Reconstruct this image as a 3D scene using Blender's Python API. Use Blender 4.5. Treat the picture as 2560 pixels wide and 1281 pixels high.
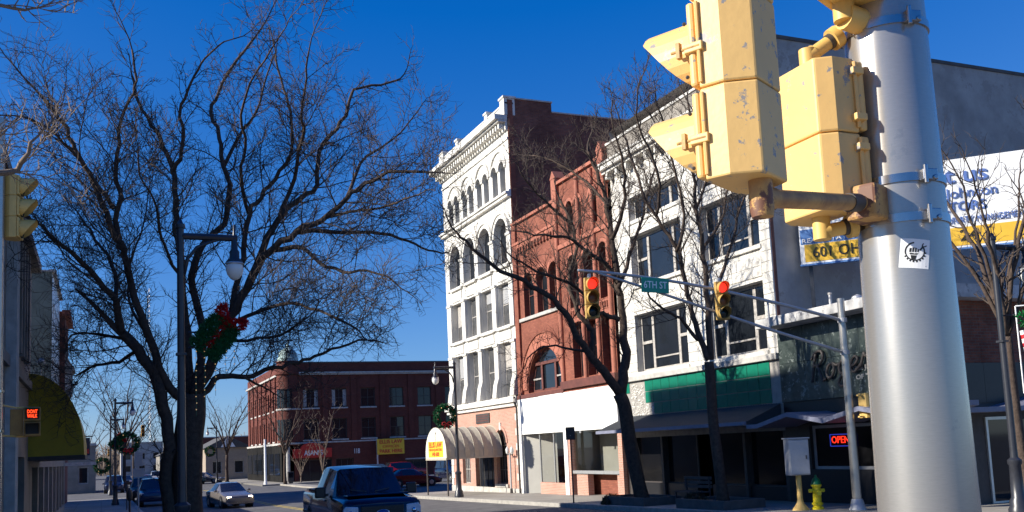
import bpy, bmesh, math, random
from mathutils import Vector, Matrix
R = math.radians
for o in list(bpy.data.objects): bpy.data.objects.remove(o)
scn = bpy.context.scene
COL = scn.collection
random.seed(7)

# ------------------------------------------------------------------ camera
YAW, PITCH, ROLL, EYE = R(23.3), R(6.3), R(2.6), 2.3
cd = bpy.data.cameras.new('camera'); cam = bpy.data.objects.new('camera', cd); COL.objects.link(cam)
cd.sensor_width = 36.0; cd.lens = 33.75; cd.shift_y = 0.0818; cd.clip_start = 0.05; cd.clip_end = 3000
fw = Vector((math.sin(YAW)*math.cos(PITCH), math.cos(YAW)*math.cos(PITCH), math.sin(PITCH)))
r0 = Vector((math.cos(YAW), -math.sin(YAW), 0)); u0 = r0.cross(fw)
rv = r0*math.cos(ROLL) - u0*math.sin(ROLL); uv = r0*math.sin(ROLL) + u0*math.cos(ROLL)
cam.matrix_world = Matrix(((rv.x, uv.x, -fw.x, 0), (rv.y, uv.y, -fw.y, 0), (rv.z, uv.z, -fw.z, EYE), (0, 0, 0, 1)))
scn.camera = cam

# ------------------------------------------------------------------ sky, sun, exposure
SUN_AZ, SUN_EL = R(280), R(26)            # azimuth clockwise from +Y
w = bpy.data.worlds.new('World'); scn.world = w; w.use_nodes = True
nt = w.node_tree; nt.nodes.clear()
sky = nt.nodes.new('ShaderNodeTexSky'); sky.sky_type = 'NISHITA'; sky.sun_disc = False
sky.sun_elevation = SUN_EL; sky.sun_rotation = SUN_AZ
sky.air_density = 1.0; sky.dust_density = 0.0; sky.ozone_density = 2.0
# the camera's cold, saturated rendering of the whole sky, one linear curve per channel
sc = nt.nodes.new('ShaderNodeSeparateColor'); cc_ = nt.nodes.new('ShaderNodeCombineColor'); nt.links.new(sky.outputs[0], sc.inputs[0])
for ch, (mul, add) in enumerate(((0.609, -0.63), (0.76, -0.16), (0.89, 2.2))):
    ma = nt.nodes.new('ShaderNodeMath'); ma.operation = 'MULTIPLY_ADD'; ma.inputs[1].default_value = mul; ma.inputs[2].default_value = add
    mx = nt.nodes.new('ShaderNodeMath'); mx.operation = 'MAXIMUM'; mx.inputs[1].default_value = 0.02
    nt.links.new(sc.outputs[ch], ma.inputs[0]); nt.links.new(ma.outputs[0], mx.inputs[0]); nt.links.new(mx.outputs[0], cc_.inputs[ch])
bg = nt.nodes.new('ShaderNodeBackground'); bg.inputs['Strength'].default_value = 0.063
ow = nt.nodes.new('ShaderNodeOutputWorld')
nt.links.new(cc_.outputs[0], bg.inputs['Color']); nt.links.new(bg.outputs[0], ow.inputs['Surface'])
sd = bpy.data.lights.new('sun', 'SUN'); sun = bpy.data.objects.new('sun', sd); COL.objects.link(sun)
sd.energy = 4.8; sd.angle = R(0.53); sd.color = (1.0, 0.94, 0.84)
sv = Vector((math.sin(SUN_AZ)*math.cos(SUN_EL), math.cos(SUN_AZ)*math.cos(SUN_EL), math.sin(SUN_EL)))
sun.rotation_euler = sv.to_track_quat('Z', 'Y').to_euler()
scn.view_settings.view_transform = 'Standard'; scn.view_settings.look = 'None'
scn.view_settings.exposure = 0.75; scn.view_settings.gamma = 1.0
scn.render.engine = 'CYCLES'

# ------------------------------------------------------------------ mesh helpers
class MB:
    def __init__(s): s.v = []; s.f = []
    def poly(s, pts):
        n = len(s.v); s.v += [tuple(p) for p in pts]; s.f.append(tuple(range(n, n+len(pts)))); return s
    def box(s, x0, x1, y0, y1, z0, z1):
        n = len(s.v)
        s.v += [(x0,y0,z0),(x1,y0,z0),(x1,y1,z0),(x0,y1,z0),(x0,y0,z1),(x1,y0,z1),(x1,y1,z1),(x0,y1,z1)]
        s.f += [(n,n+3,n+2,n+1),(n+4,n+5,n+6,n+7),(n,n+1,n+5,n+4),(n+1,n+2,n+6,n+5),(n+2,n+3,n+7,n+6),(n+3,n,n+4,n+7)]; return s
    def tube(s, pts, rad, n=8, cap=True):
        P = [Vector(p) for p in pts]
        if not isinstance(rad, (list, tuple)): rad = [rad]*len(P)
        a = None; base = len(s.v); m = len(P)
        for i, p in enumerate(P):
            t = (P[min(i+1, m-1)] - P[max(i-1, 0)])
            if t.length < 1e-9: t = Vector((0,0,1))
            t.normalize()
            if a is None: a = t.orthogonal().normalized()
            else:
                a = a - t*a.dot(t)
                a = a.normalized() if a.length > 1e-6 else t.orthogonal().normalized()
            b = t.cross(a); r = rad[i]
            for k in range(n):
                q = 2*math.pi*k/n
                s.v.append(tuple(p + a*(r*math.cos(q)) + b*(r*math.sin(q))))
        for i in range(m-1):
            for k in range(n):
                k2 = (k+1) % n
                s.f.append((base+i*n+k, base+i*n+k2, base+(i+1)*n+k2, base+(i+1)*n+k))
        if cap:
            s.f.append(tuple(base+n-1-k for k in range(n))); s.f.append(tuple(base+(m-1)*n+k for k in range(n)))
        return s
    def cyl(s, p, q, r, r2=None, n=16): return s.tube([p, q], [r, r if r2 is None else r2], n)
    def lathe(s, prof, n=20, c=(0,0,0), a0=0, a1=2*math.pi):
        full = abs(a1-a0-2*math.pi) < 1e-6; m = n if full else n+1; base = len(s.v)
        for r, z in prof:
            for k in range(m):
                q = a0+(a1-a0)*k/n
                s.v.append((c[0]+r*math.cos(q), c[1]+r*math.sin(q), c[2]+z))
        for i in range(len(prof)-1):
            for k in range(n):
                k2 = (k+1) % m
                s.f.append((base+i*m+k, base+i*m+k2, base+(i+1)*m+k2, base+(i+1)*m+k))
        return s
    def prism(s, poly, axis, a, b):
        n = len(s.v); m = len(poly)
        def pt(p, q): return (p[0], q, p[1]) if axis == 'y' else (q, p[0], p[1]) if axis == 'x' else (p[0], p[1], q)
        s.v += [pt(p, a) for p in poly] + [pt(p, b) for p in poly]
        s.f.append(tuple(range(n, n+m))); s.f.append(tuple(range(n+2*m-1, n+m-1, -1)))
        for k in range(m):
            k2 = (k+1) % m
            s.f.append((n+k, n+m+k, n+m+k2, n+k2))
        return s
    def sphere(s, c, r, n=10, m=6, sz=1.0):
        prof = [(max(1e-4, r*math.sin(math.pi*i/m)), -r*sz*math.cos(math.pi*i/m)) for i in range(m+1)]
        return s.lathe(prof, n, c)
    def build(s, name, mat, parent=None, smooth=None, bev=0.0, fixn=True):
        me = bpy.data.meshes.new(name); me.from_pydata(s.v, [], s.f)
        if fixn and len(s.f) < 20000:
            bm = bmesh.new(); bm.from_mesh(me); bmesh.ops.recalc_face_normals(bm, faces=bm.faces); bm.to_mesh(me); bm.free()
        if smooth:
            me.shade_smooth()
            if smooth is not True: me.set_sharp_from_angle(angle=R(smooth))
        me.materials.append(mat)
        o = bpy.data.objects.new(name, me); COL.objects.link(o)
        if parent: o.parent = parent
        if bev:
            md = o.modifiers.new('bevel', 'BEVEL'); md.width = bev; md.segments = 2; md.limit_method = 'ANGLE'; md.angle_limit = R(35)
        return o

def tag(o, label=None, cat=None, group=None, kind=None):
    if label: o['label'] = label
    if cat: o['category'] = cat
    if group: o['group'] = group
    if kind: o['kind'] = kind
    return o
def thing(name, label, cat, loc=(0,0,0), rz=0, group=None):
    o = bpy.data.objects.new(name, None); COL.objects.link(o); o.empty_display_size = 0.3
    o.location = loc; o.rotation_euler = (0, 0, rz); return tag(o, label, cat, group)
def dup(root, loc, rz=None, label=None):
    def cp(o, par):
        c = o.copy(); COL.objects.link(c)
        if par: c.parent = par
        for ch in o.children: cp(ch, c)
        return c
    r = cp(root, None); r.location = loc
    if rz is not None: r.rotation_euler = (0, 0, rz)
    if label: r['label'] = label
    return r
def gz(y):                                  # the street falls gently away from the crossing
    return 0.0 if y < 22 else -0.014*(y-22) if y < 58 else -0.504-0.003*(y-58)
def sw(y): return gz(y)+0.15

# ------------------------------------------------------------------ materials
MATS = {}
def pm(name, c, rough=0.7, metal=0.0, var=0.25, scale=3.0, bump=0.0, bscale=40.0, c2=None, spec=0.5, patch=None, patch_lo=0.62, patch_scale=6.0, streak=0.0):
    """procedural surface: base colour broken up by two noises, optional second colour patches, fine bump"""
    if name in MATS: return MATS[name]
    m = bpy.data.materials.new(name); m.use_nodes = True; n = m.node_tree.nodes; l = m.node_tree.links
    b = n['Principled BSDF']; b.inputs['Roughness'].default_value = rough; b.inputs['Metallic'].default_value = metal
    b.inputs['Specular IOR Level'].default_value = spec
    tc = n.new('ShaderNodeTexCoord')
    vec = tc.outputs['Object']
    if streak:
        mp = n.new('ShaderNodeMapping'); mp.inputs['Scale'].default_value = (1, 1, streak); l.new(vec, mp.inputs[0]); vec = mp.outputs[0]
    nz = n.new('ShaderNodeTexNoise'); nz.inputs['Scale'].default_value = scale; nz.inputs['Detail'].default_value = 6; nz.inputs['Roughness'].default_value = 0.65
    l.new(vec, nz.inputs['Vector'])
    rp = n.new('ShaderNodeValToRGB'); rp.color_ramp.elements[0].position = 0.3; rp.color_ramp.elements[1].position = 0.7
    d = c2 or tuple(x*(1-var) for x in c)
    u = tuple(min(1, x*(1+var*0.5)) for x in c)
    rp.color_ramp.elements[0].color = (*d, 1); rp.color_ramp.elements[1].color = (*u, 1)
    l.new(nz.outputs['Fac'], rp.inputs[0]); out = rp.outputs[0]
    if patch:
        n2 = n.new('ShaderNodeTexNoise'); n2.inputs['Scale'].default_value = patch_scale; n2.inputs['Detail'].default_value = 8; n2.inputs['Roughness'].default_value = 0.7
        l.new(tc.outputs['Object'], n2.inputs['Vector'])
        r2 = n.new('ShaderNodeValToRGB'); r2.color_ramp.elements[0].position = patch_lo; r2.color_ramp.elements[1].position = patch_lo+0.03
        mx = n.new('ShaderNodeMix'); mx.data_type = 'RGBA'
        l.new(n2.outputs['Fac'], r2.inputs[0]); l.new(r2.outputs[0], mx.inputs['Factor']); l.new(out, mx.inputs['A']); mx.inputs['B'].default_value = (*patch, 1)
        out = mx.outputs['Result']
    l.new(out, b.inputs['Base Color'])
    if bump:
        n3 = n.new('ShaderNodeTexNoise'); n3.inputs['Scale'].default_value = bscale; n3.inputs['Detail'].default_value = 4
        l.new(tc.outputs['Object'], n3.inputs['Vector'])
        bp = n.new('ShaderNodeBump'); bp.inputs['Strength'].default_value = bump; bp.inputs['Distance'].default_value = 0.02
        l.new(n3.outputs['Fac'], bp.inputs['Height']); l.new(bp.outputs[0], b.inputs['Normal'])
    MATS[name] = m; return m
def brickm(name, c1, c2, mortar, bw=0.22, bh=0.075, var=0.4, ms=0.012, dirt=(0.5, 0.5, 0.5), dirt_amt=0.35):
    m = bpy.data.materials.new(name); m.use_nodes = True; n = m.node_tree.nodes; l = m.node_tree.links
    b = n['Principled BSDF']; b.inputs['Roughness'].default_value = 0.85; b.inputs['Specular IOR Level'].default_value = 0.2
    tc = n.new('ShaderNodeTexCoord'); sp = n.new('ShaderNodeSeparateXYZ'); l.new(tc.outputs['Object'], sp.inputs[0])
    ad = n.new('ShaderNodeMath'); l.new(sp.outputs[0], ad.inputs[0]); l.new(sp.outputs[1], ad.inputs[1])
    cb = n.new('ShaderNodeCombineXYZ'); l.new(ad.outputs[0], cb.inputs[0]); l.new(sp.outputs[2], cb.inputs[1])
    bt = n.new('ShaderNodeTexBrick'); bt.inputs['Scale'].default_value = 1.0
    bt.inputs['Brick Width'].default_value = bw; bt.inputs['Row Height'].default_value = bh; bt.inputs['Mortar Size'].default_value = ms
    bt.inputs['Color1'].default_value = (*c1, 1); bt.inputs['Color2'].default_value = (*c2, 1); bt.inputs['Mortar'].default_value = (*mortar, 1)
    l.new(cb.outputs[0], bt.inputs['Vector'])
    nz = n.new('ShaderNodeTexNoise'); nz.inputs['Scale'].default_value = 0.6; nz.inputs['Detail'].default_value = 8; nz.inputs['Roughness'].default_value = 0.7; l.new(tc.outputs['Object'], nz.inputs['Vector'])
    rp = n.new('ShaderNodeValToRGB'); rp.color_ramp.elements[0].position = 0.35; rp.color_ramp.elements[1].position = 0.7
    rp.color_ramp.elements[0].color = (*dirt, 1); rp.color_ramp.elements[1].color = (1, 1, 1, 1); l.new(nz.outputs['Fac'], rp.inputs[0])
    mx = n.new('ShaderNodeMix'); mx.data_type = 'RGBA'; mx.blend_type = 'MULTIPLY'; mx.inputs['Factor'].default_value = dirt_amt*2
    l.new(bt.outputs['Color'], mx.inputs['A']); l.new(rp.outputs[0], mx.inputs['B']); l.new(mx.outputs['Result'], b.inputs['Base Color'])
    bp = n.new('ShaderNodeBump'); bp.inputs['Strength'].default_value = 0.5; bp.inputs['Distance'].default_value = 0.01; bp.invert = True
    l.new(bt.outputs['Fac'], bp.inputs['Height']); l.new(bp.outputs[0], b.inputs['Normal'])
    MATS[name] = m; return m
def glassm(name, tint=(0.5, 0.55, 0.55), rough=0.02):
    m = bpy.data.materials.new(name); m.use_nodes = True; n = m.node_tree.nodes; l = m.node_tree.links; n.clear()
    o = n.new('ShaderNodeOutputMaterial'); t = n.new('ShaderNodeBsdfTransparent'); t.inputs[0].default_value = (*tint, 1)
    g = n.new('ShaderNodeBsdfGlossy'); g.inputs['Roughness'].default_value = rough
    lw = n.new('ShaderNodeLayerWeight'); lw.inputs[0].default_value = 0.5; p = n.new('ShaderNodeMath'); p.operation = 'POWER'; p.inputs[1].default_value = 4.0; l.new(lw.outputs['Facing'], p.inputs[0])
    q = n.new('ShaderNodeMath'); q.operation = 'MULTIPLY_ADD'; q.inputs[1].default_value = 0.8; q.inputs[2].default_value = 0.05; l.new(p.outputs[0], q.inputs[0])
    mx = n.new('ShaderNodeMixShader'); l.new(q.outputs[0], mx.inputs[0]); l.new(t.outputs[0], mx.inputs[1]); l.new(g.outputs[0], mx.inputs[2]); l.new(mx.outputs[0], o.inputs[0])
    MATS[name] = m; return m
def emitm(name, c, s):
    m = bpy.data.materials.new(name); m.use_nodes = True; b = m.node_tree.nodes['Principled BSDF']
    b.inputs['Base Color'].default_value = (*c, 1); b.inputs['Emission Color'].default_value = (*c, 1); b.inputs['Emission Strength'].default_value = s
    MATS[name] = m; return m

M_asphalt = pm('asphalt', (0.15, 0.145, 0.14), 0.9, var=0.35, scale=1.2, bump=0.5, bscale=60, patch=(0.10, 0.10, 0.10), patch_scale=0.5, patch_lo=0.6, spec=0.2)
M_walk = brickm('concrete_slabs', (0.40, 0.37, 0.32), (0.34, 0.32, 0.28), (0.2, 0.19, 0.17), 1.5, 1.5, ms=0.012, dirt=(0.6, 0.58, 0.55))
for _n in M_walk.node_tree.nodes:                                   # slabs lie flat: x, y instead of x+y, z
    if _n.type == 'COMBXYZ':
        _s = [q for q in M_walk.node_tree.nodes if q.type == 'SEPXYZ'][0]
        M_walk.node_tree.links.new(_s.outputs[0], _n.inputs[0]); M_walk.node_tree.links.new(_s.outputs[1], _n.inputs[1])
    if _n.type == 'TEX_BRICK': _n.offset = 0.0
M_kerb = pm('kerb_stone', (0.36, 0.34, 0.30), 0.85, var=0.3, scale=4, bump=0.3)
M_white = pm('white_terracotta', (0.72, 0.69, 0.62), 0.6, var=0.35, scale=1.6, bump=0.15, bscale=12, streak=0.22, patch=(0.44, 0.41, 0.36), patch_scale=2.6, patch_lo=0.6)
M_white2 = pm('white_glazed_block', (0.70, 0.67, 0.60), 0.4, var=0.35, scale=1.8, bump=0.12, bscale=10, streak=0.25, patch=(0.46, 0.43, 0.38), patch_scale=2.4, patch_lo=0.6)
M_store = pm('white_storefront_panel', (0.84, 0.83, 0.78), 0.6, var=0.06, scale=1.0)
M_pink = brickm('pink_brick', (0.58, 0.28, 0.20), (0.47, 0.21, 0.15), (0.52, 0.38, 0.31), 0.22, 0.075, ms=0.014, dirt=(0.75, 0.72, 0.7))
M_red = brickm('red_brick', (0.36, 0.125, 0.08), (0.27, 0.088, 0.06), (0.20, 0.10, 0.07), 0.22, 0.075, ms=0.008, dirt=(0.5, 0.46, 0.44))
M_redstone = pm('red_sandstone', (0.38, 0.13, 0.08), 0.8, var=0.35, scale=2.5, bump=0.3, bscale=18)
M_brown = pm('brown_painted_wood', (0.13, 0.04, 0.028), 0.6, var=0.3, scale=4)
M_sidebrick = brickm('side_brick', (0.36, 0.13, 0.08), (0.24, 0.085, 0.06), (0.22, 0.15, 0.12), 0.24, 0.08, ms=0.012, dirt=(0.3, 0.28, 0.28), dirt_amt=0.45)
M_asani = brickm('asani_brick', (0.19, 0.055, 0.038), (0.145, 0.042, 0.03), (0.11, 0.06, 0.05), 0.24, 0.08, ms=0.008, dirt=(0.6, 0.55, 0.55))
M_stone = pm('grey_stone_trim', (0.46, 0.44, 0.40), 0.8, var=0.3, scale=3, bump=0.2)
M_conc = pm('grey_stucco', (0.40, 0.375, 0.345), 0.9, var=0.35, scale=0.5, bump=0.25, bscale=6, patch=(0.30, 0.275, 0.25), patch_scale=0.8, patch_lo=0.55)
M_pane = pm('window_glass', (0.014, 0.017, 0.022), 0.05, var=0.3, scale=0.8, spec=0.5)
M_shoppane = pm('shaded_shop_glass', (0.008, 0.008, 0.009), 0.12, var=0.3, scale=0.8, spec=0.22)  # darker, duller copy of the window glass, shop-front shade put into its colour
M_panelt = pm('dusty_window_glass', (0.10, 0.10, 0.10), 0.25, var=0.5, scale=1.2, spec=0.6)
M_shop = glassm('shop_glass', (0.82, 0.83, 0.80))
M_frame = pm('weathered_window_frame', (0.42, 0.39, 0.35), 0.75, var=0.45, scale=8)
M_framed = pm('dark_window_frame', (0.06, 0.05, 0.045), 0.6, var=0.3, scale=6)
M_alu = pm('aluminium', (0.62, 0.62, 0.60), 0.4, metal=0.7, var=0.12, scale=6)
M_black = pm('black_paint', (0.012, 0.012, 0.014), 0.4, var=0.3, scale=10)
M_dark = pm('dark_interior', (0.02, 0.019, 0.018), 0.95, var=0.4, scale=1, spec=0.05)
M_grey = pm('interior_wall', (0.34, 0.33, 0.30), 0.9, var=0.1, scale=1)
M_green = pm('green_glazed_tile', (0.010, 0.17, 0.105), 0.12, var=0.25, scale=1.5, spec=0.6)
M_mastic = pm('stripped_wall_mastic', (0.34, 0.32, 0.29), 0.9, var=0.3, scale=4, bump=0.6, bscale=8)
M_dab = pm('pale_mastic_dab', (0.66, 0.64, 0.58), 0.8, var=0.15, scale=8)
M_granite = pm('dark_green_marble', (0.06, 0.075, 0.068), 0.25, c2=(0.014, 0.022, 0.02), scale=3.5, spec=0.5, patch=(0.18, 0.205, 0.19), patch_scale=5, patch_lo=0.58)
M_tin = pm('ribbed_awning_metal', (0.05, 0.055, 0.06), 0.6, var=0.2, scale=5)
M_bluewhite = pm('canopy_edge_metal', (0.20, 0.21, 0.28), 0.5, var=0.15, scale=5)
M_slab = pm('weathered_canopy_slab', (0.52, 0.51, 0.49), 0.8, var=0.4, scale=2.5, patch=(0.30, 0.29, 0.28), patch_scale=3, patch_lo=0.58)
M_canvas = pm('beige_awning_canvas', (0.42, 0.38, 0.30), 0.85, var=0.15, scale=2, bump=0.1)
M_canvasw = pm('cream_awning_canvas', (0.78, 0.75, 0.64), 0.85, var=0.05, scale=2)
M_yawn = pm('yellow_awning_vinyl', (0.44, 0.32, 0.012), 0.55, var=0.15, scale=2)
M_ysign = pm('yellow_sign_face', (0.80, 0.52, 0.03), 0.5, var=0.06, scale=3)
M_yorange = pm('amber_sign_face', (0.74, 0.44, 0.04), 0.5, var=0.08, scale=3)
M_rtext = pm('red_lettering', (0.62, 0.05, 0.02), 0.5, var=0.05)
M_wtext = pm('white_lettering', (0.85, 0.85, 0.82), 0.5, var=0.03)
M_btext = pm('blue_lettering', (0.10, 0.17, 0.42), 0.5, var=0.05)
M_ktext = pm('black_lettering', (0.02, 0.018, 0.015), 0.5, var=0.05)
M_wsign = pm('white_sign_face', (0.80, 0.80, 0.78), 0.5, var=0.04, scale=2)
M_bluesign = pm('blue_sign_face', (0.10, 0.22, 0.48), 0.5, var=0.05, scale=3)
M_rsign = pm('red_sign_face', (0.55, 0.03, 0.02), 0.4, var=0.08, scale=3)
M_gsign = pm('street_sign_green', (0.01, 0.30, 0.18), 0.4, var=0.05, scale=3)
M_sig = pm('signal_yellow_paint', (0.80, 0.50, 0.17), 0.5, var=0.08, scale=3, patch=(0.29, 0.27, 0.25), patch_scale=16, patch_lo=0.597, bump=0.05, bscale=30)
M_sigclean = pm('signal_yellow_faded', (0.72, 0.46, 0.13), 0.5, var=0.15, scale=4)
M_sigdark = pm('shade_toned_signal_paint', (0.30, 0.16, 0.035), 0.6, var=0.3, scale=5)  # signal yellow darkened: shade on the left crossing signal put into the colour
M_sigmid = pm('half_shaded_signal_paint', (0.52, 0.33, 0.09), 0.55, var=0.25, scale=5)  # darker yellow: the unlit fronts of the mast arm heads put into the colour
M_planter = pm('dark_planter_stone', (0.10, 0.092, 0.085), 0.9, var=0.3, scale=3, bump=0.3)
M_rust = pm('rusty_yellow_pipe', (0.62, 0.36, 0.10), 0.6, c2=(0.18, 0.075, 0.04), scale=5, patch=(0.16, 0.07, 0.04), patch_scale=4, patch_lo=0.55)
M_steel = pm('stainless_band', (0.42, 0.42, 0.43), 0.22, metal=1.0, var=0.1, scale=20)
M_bulbred = emitm('lit_red_lens', (1.0, 0.02, 0.01), 1.6)
M_lensa = pm('unlit_amber_lens', (0.16, 0.06, 0.02), 0.3, var=0.2)
M_lensg = pm('unlit_green_lens', (0.008, 0.016, 0.014), 0.2, var=0.2)
M_vis = pm('visor_inside_black', (0.015, 0.014, 0.012), 0.8, var=0.2)
M_bark = pm('bark', (0.095, 0.07, 0.056), 0.95, var=0.4, scale=9, bump=0.8, bscale=22, spec=0.1)
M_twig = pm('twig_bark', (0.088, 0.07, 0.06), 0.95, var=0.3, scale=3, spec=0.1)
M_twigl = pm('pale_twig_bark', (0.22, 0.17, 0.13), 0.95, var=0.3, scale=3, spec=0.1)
M_lampk = pm('dark_lamp_paint', (0.03, 0.032, 0.04), 0.35, var=0.2, scale=8)
M_acorn = pm('frosted_lamp_glass', (0.72, 0.72, 0.68), 0.25, var=0.05)
M_garl = pm('green_tinsel', (0.014, 0.14, 0.045), 0.5, var=0.5, scale=20)
M_bow = pm('red_bow_ribbon', (0.52, 0.010, 0.016), 0.45, var=0.4, scale=12)
M_bulb = emitm('warm_fairy_bulb', (1.0, 0.62, 0.25), 0.25)
M_tyre = pm('tyre_rubber', (0.02, 0.02, 0.02), 0.9, var=0.2, scale=10)
M_rim = pm('wheel_rim', (0.5, 0.5, 0.5), 0.3, metal=0.9, var=0.1)
M_hub = pm('chrome_trim', (0.75, 0.75, 0.77), 0.12, metal=1.0, var=0.05)
M_headl = pm('headlamp_glass', (0.62, 0.66, 0.72), 0.1, var=0.3, scale=14, spec=0.9)
M_carglass = pm('car_glass', (0.012, 0.014, 0.018), 0.04, var=0.2, spec=0.8)
def paint(name, c, rough=0.25, metal=0.3):
    m = pm(name, c, rough, metal=metal, var=0.05, scale=2); m.node_tree.nodes['Principled BSDF'].inputs['Coat Weight'].default_value = 0.6
    return m
M_blue = paint('dark_blue_paint', (0.0012, 0.003, 0.022), 0.14); M_silver = paint('silver_beige_paint', (0.20, 0.18, 0.165), metal=0.3)
M_redp = paint('red_paint', (0.40, 0.012, 0.010)); M_maroon = paint('maroon_paint', (0.12, 0.006, 0.010)); M_navy = paint('navy_paint', (0.02, 0.03, 0.07)); M_whitep = paint('white_paint', (0.6, 0.6, 0.6)); M_green2 = paint('teal_paint', (0.03, 0.12, 0.16))
M_hydy = pm('hydrant_yellow', (0.70, 0.56, 0.01), 0.4, var=0.15, scale=8); M_hydg = pm('hydrant_green', (0.01, 0.15, 0.04), 0.4, var=0.2, scale=8)
M_cab = pm('cabinet_grey', (0.42, 0.42, 0.42), 0.5, metal=0.3, var=0.15, scale=3)
M_lgreen = pm('green_grey_stucco', (0.15, 0.17, 0.135), 0.9, var=0.3, scale=0.7, bump=0.2)
M_lstone = pm('weathered_limestone', (0.25, 0.225, 0.19), 0.85, var=0.3, scale=1.0, bump=0.2)
M_soil = pm('planter_soil', (0.05, 0.04, 0.03), 0.95, var=0.4, scale=6, bump=0.5)
M_copper = pm('green_copper_dome', (0.36, 0.48, 0.44), 0.7, var=0.25, scale=4)
M_tan = brickm('tan_brick', (0.42, 0.33, 0.24), (0.36, 0.28, 0.2), (0.4, 0.34, 0.28), 0.24, 0.08, dirt=(0.7, 0.7, 0.7))
M_roof = pm('roof_felt', (0.10, 0.095, 0.09), 0.95, var=0.3, scale=2)

# pole: brushed galvanised metal with fine vertical streaks
M_pole = pm('galvanised_pole', (0.43, 0.405, 0.37), 0.27, metal=0.65, var=0.10, scale=30, streak=14, patch=(0.36, 0.35, 0.33), patch_scale=5, patch_lo=0.63)

# ------------------------------------------------------------------ building helpers
def wall(mb, x0, x1, z0, z1, ops, dep=0.3, y=0.0, seg=12):
    """front sheet at y with openings (xa,xb,za,zb[,rise]); rise = height of an arched head; reveals go back by dep"""
    xs = sorted({x0, x1, *[o[0] for o in ops], *[o[1] for o in ops]}); zs = sorted({z0, z1, *[o[2] for o in ops], *[o[3] for o in ops]})
    xs = [a for a in xs if x0-1e-6 <= a <= x1+1e-6]; zs = [a for a in zs if z0-1e-6 <= a <= z1+1e-6]
    for i in range(len(xs)-1):
        for k in range(len(zs)-1):
            cx, cz = (xs[i]+xs[i+1])/2, (zs[k]+zs[k+1])/2
            if any(o[0] < cx < o[1] and o[2] < cz < o[3] for o in ops): continue
            mb.poly([(xs[i],y,zs[k]),(xs[i+1],y,zs[k]),(xs[i+1],y,zs[k+1]),(xs[i],y,zs[k+1])])
    for o in ops:
        a, b, c, d = o[:4]; h = o[4] if len(o) > 4 else 0; e = y+dep; sp = d-h
        mb.poly([(a,y,c),(a,y,sp),(a,e,sp),(a,e,c)]); mb.poly([(b,y,c),(b,e,c),(b,e,sp),(b,y,sp)]); mb.poly([(a,y,c),(a,e,c),(b,e,c),(b,y,c)])
        if not h: mb.poly([(a,y,d),(b,y,d),(b,e,d),(a,e,d)])
        else:
            P = arcpts(a, b, sp, h, seg)
            for p, q in zip(P, P[1:]):
                mb.poly([(p[0],y,p[1]),(q[0],y,q[1]),(q[0],y,d),(p[0],y,d)]); mb.poly([(p[0],y,p[1]),(p[0],e,p[1]),(q[0],e,q[1]),(q[0],y,q[1])])
    return mb
def arcpts(a, b, sp, h, seg=12):
    return [((a+b)/2-(b-a)/2*math.cos(math.pi*i/seg), sp+h*math.sin(math.pi*i/seg)) for i in range(seg+1)]
def archring(mb, xc, sp, r0, r1, y0, y1, rise=1.0, seg=14, legs=0.0):
    P = [(-math.cos(math.pi*i/seg), math.sin(math.pi*i/seg)*rise) for i in range(seg+1)]
    for (c, s_), (c2, s2) in zip(P, P[1:]):
        A = [(xc+c*r0, sp+s_*r0), (xc+c2*r0, sp+s2*r0), (xc+c2*r1, sp+s2*r1), (xc+c*r1, sp+s_*r1)]
        mb.prism(A, 'y', y0, y1)
    if legs:
        mb.box(xc-r1, xc-r0, y0, y1, sp-legs, sp); mb.box(xc+r0, xc+r1, y0, y1, sp-legs, sp)
    return mb
def window(par, x0, x1, z0, z1, y, fm=None, gm=None, rise=0.0, xs=(), zs=(), fw=0.07, fd=0.06, bar=0.05):
    """window > pane(s): frame round the opening, bars at fractions xs, zs; every light its own pane"""
    fm = fm or M_frame; gm = gm or M_pane; mb = MB(); sp = z1-rise
    mb.box(x0, x0+fw, y, y+fd, z0, sp); mb.box(x1-fw, x1, y, y+fd, z0, sp); mb.box(x0+fw, x1-fw, y, y+fd, z0, z0+fw)
    if rise: archring(mb, (x0+x1)/2, sp, (x1-x0)/2-fw, (x1-x0)/2, y, y+fd, rise/((x1-x0)/2), 10)
    else: mb.box(x0+fw, x1-fw, y, y+fd, z1-fw, z1)
    W, H = x1-x0, z1-z0; X = [x0+fw]+[x0+W*f for f in xs]+[x1-fw]; Z = [z0+fw]+[z0+H*f for f in zs]+[z1-fw]
    for a in X[1:-1]: mb.box(a-bar/2, a+bar/2, y-0.012, y+fd-0.012, z0+fw, z1-fw*1.5-(rise*0.05))
    for a in Z[1:-1]: mb.box(x0+fw, x1-fw, y-0.006, y+fd-0.006, a-bar/2, a+bar/2)
    f = mb.build('window', fm, par)
    if rise:
        P = [(x0+fw/2, z0+fw/2)]+[(a, b) for a, b in arcpts(x0+fw/2, x1-fw/2, sp, rise-fw/2, 10)]+[(x1-fw/2, z0+fw/2)]
        P = [P[0]]+P[1:]
        MB().poly([(a, y+fd*0.6, b) for a, b in P]).build('pane', gm, f)
    else:
        for i in range(len(X)-1):
            for k in range(len(Z)-1):
                j = (random.random()-0.5)*0.012
                MB().poly([(X[i],y+fd*0.55+j,Z[k]),(X[i+1],y+fd*0.55,Z[k]),(X[i+1],y+fd*0.55,Z[k+1]),(X[i],y+fd*0.55+j,Z[k+1])]).build('pane', gm, f)
    return f
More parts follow.
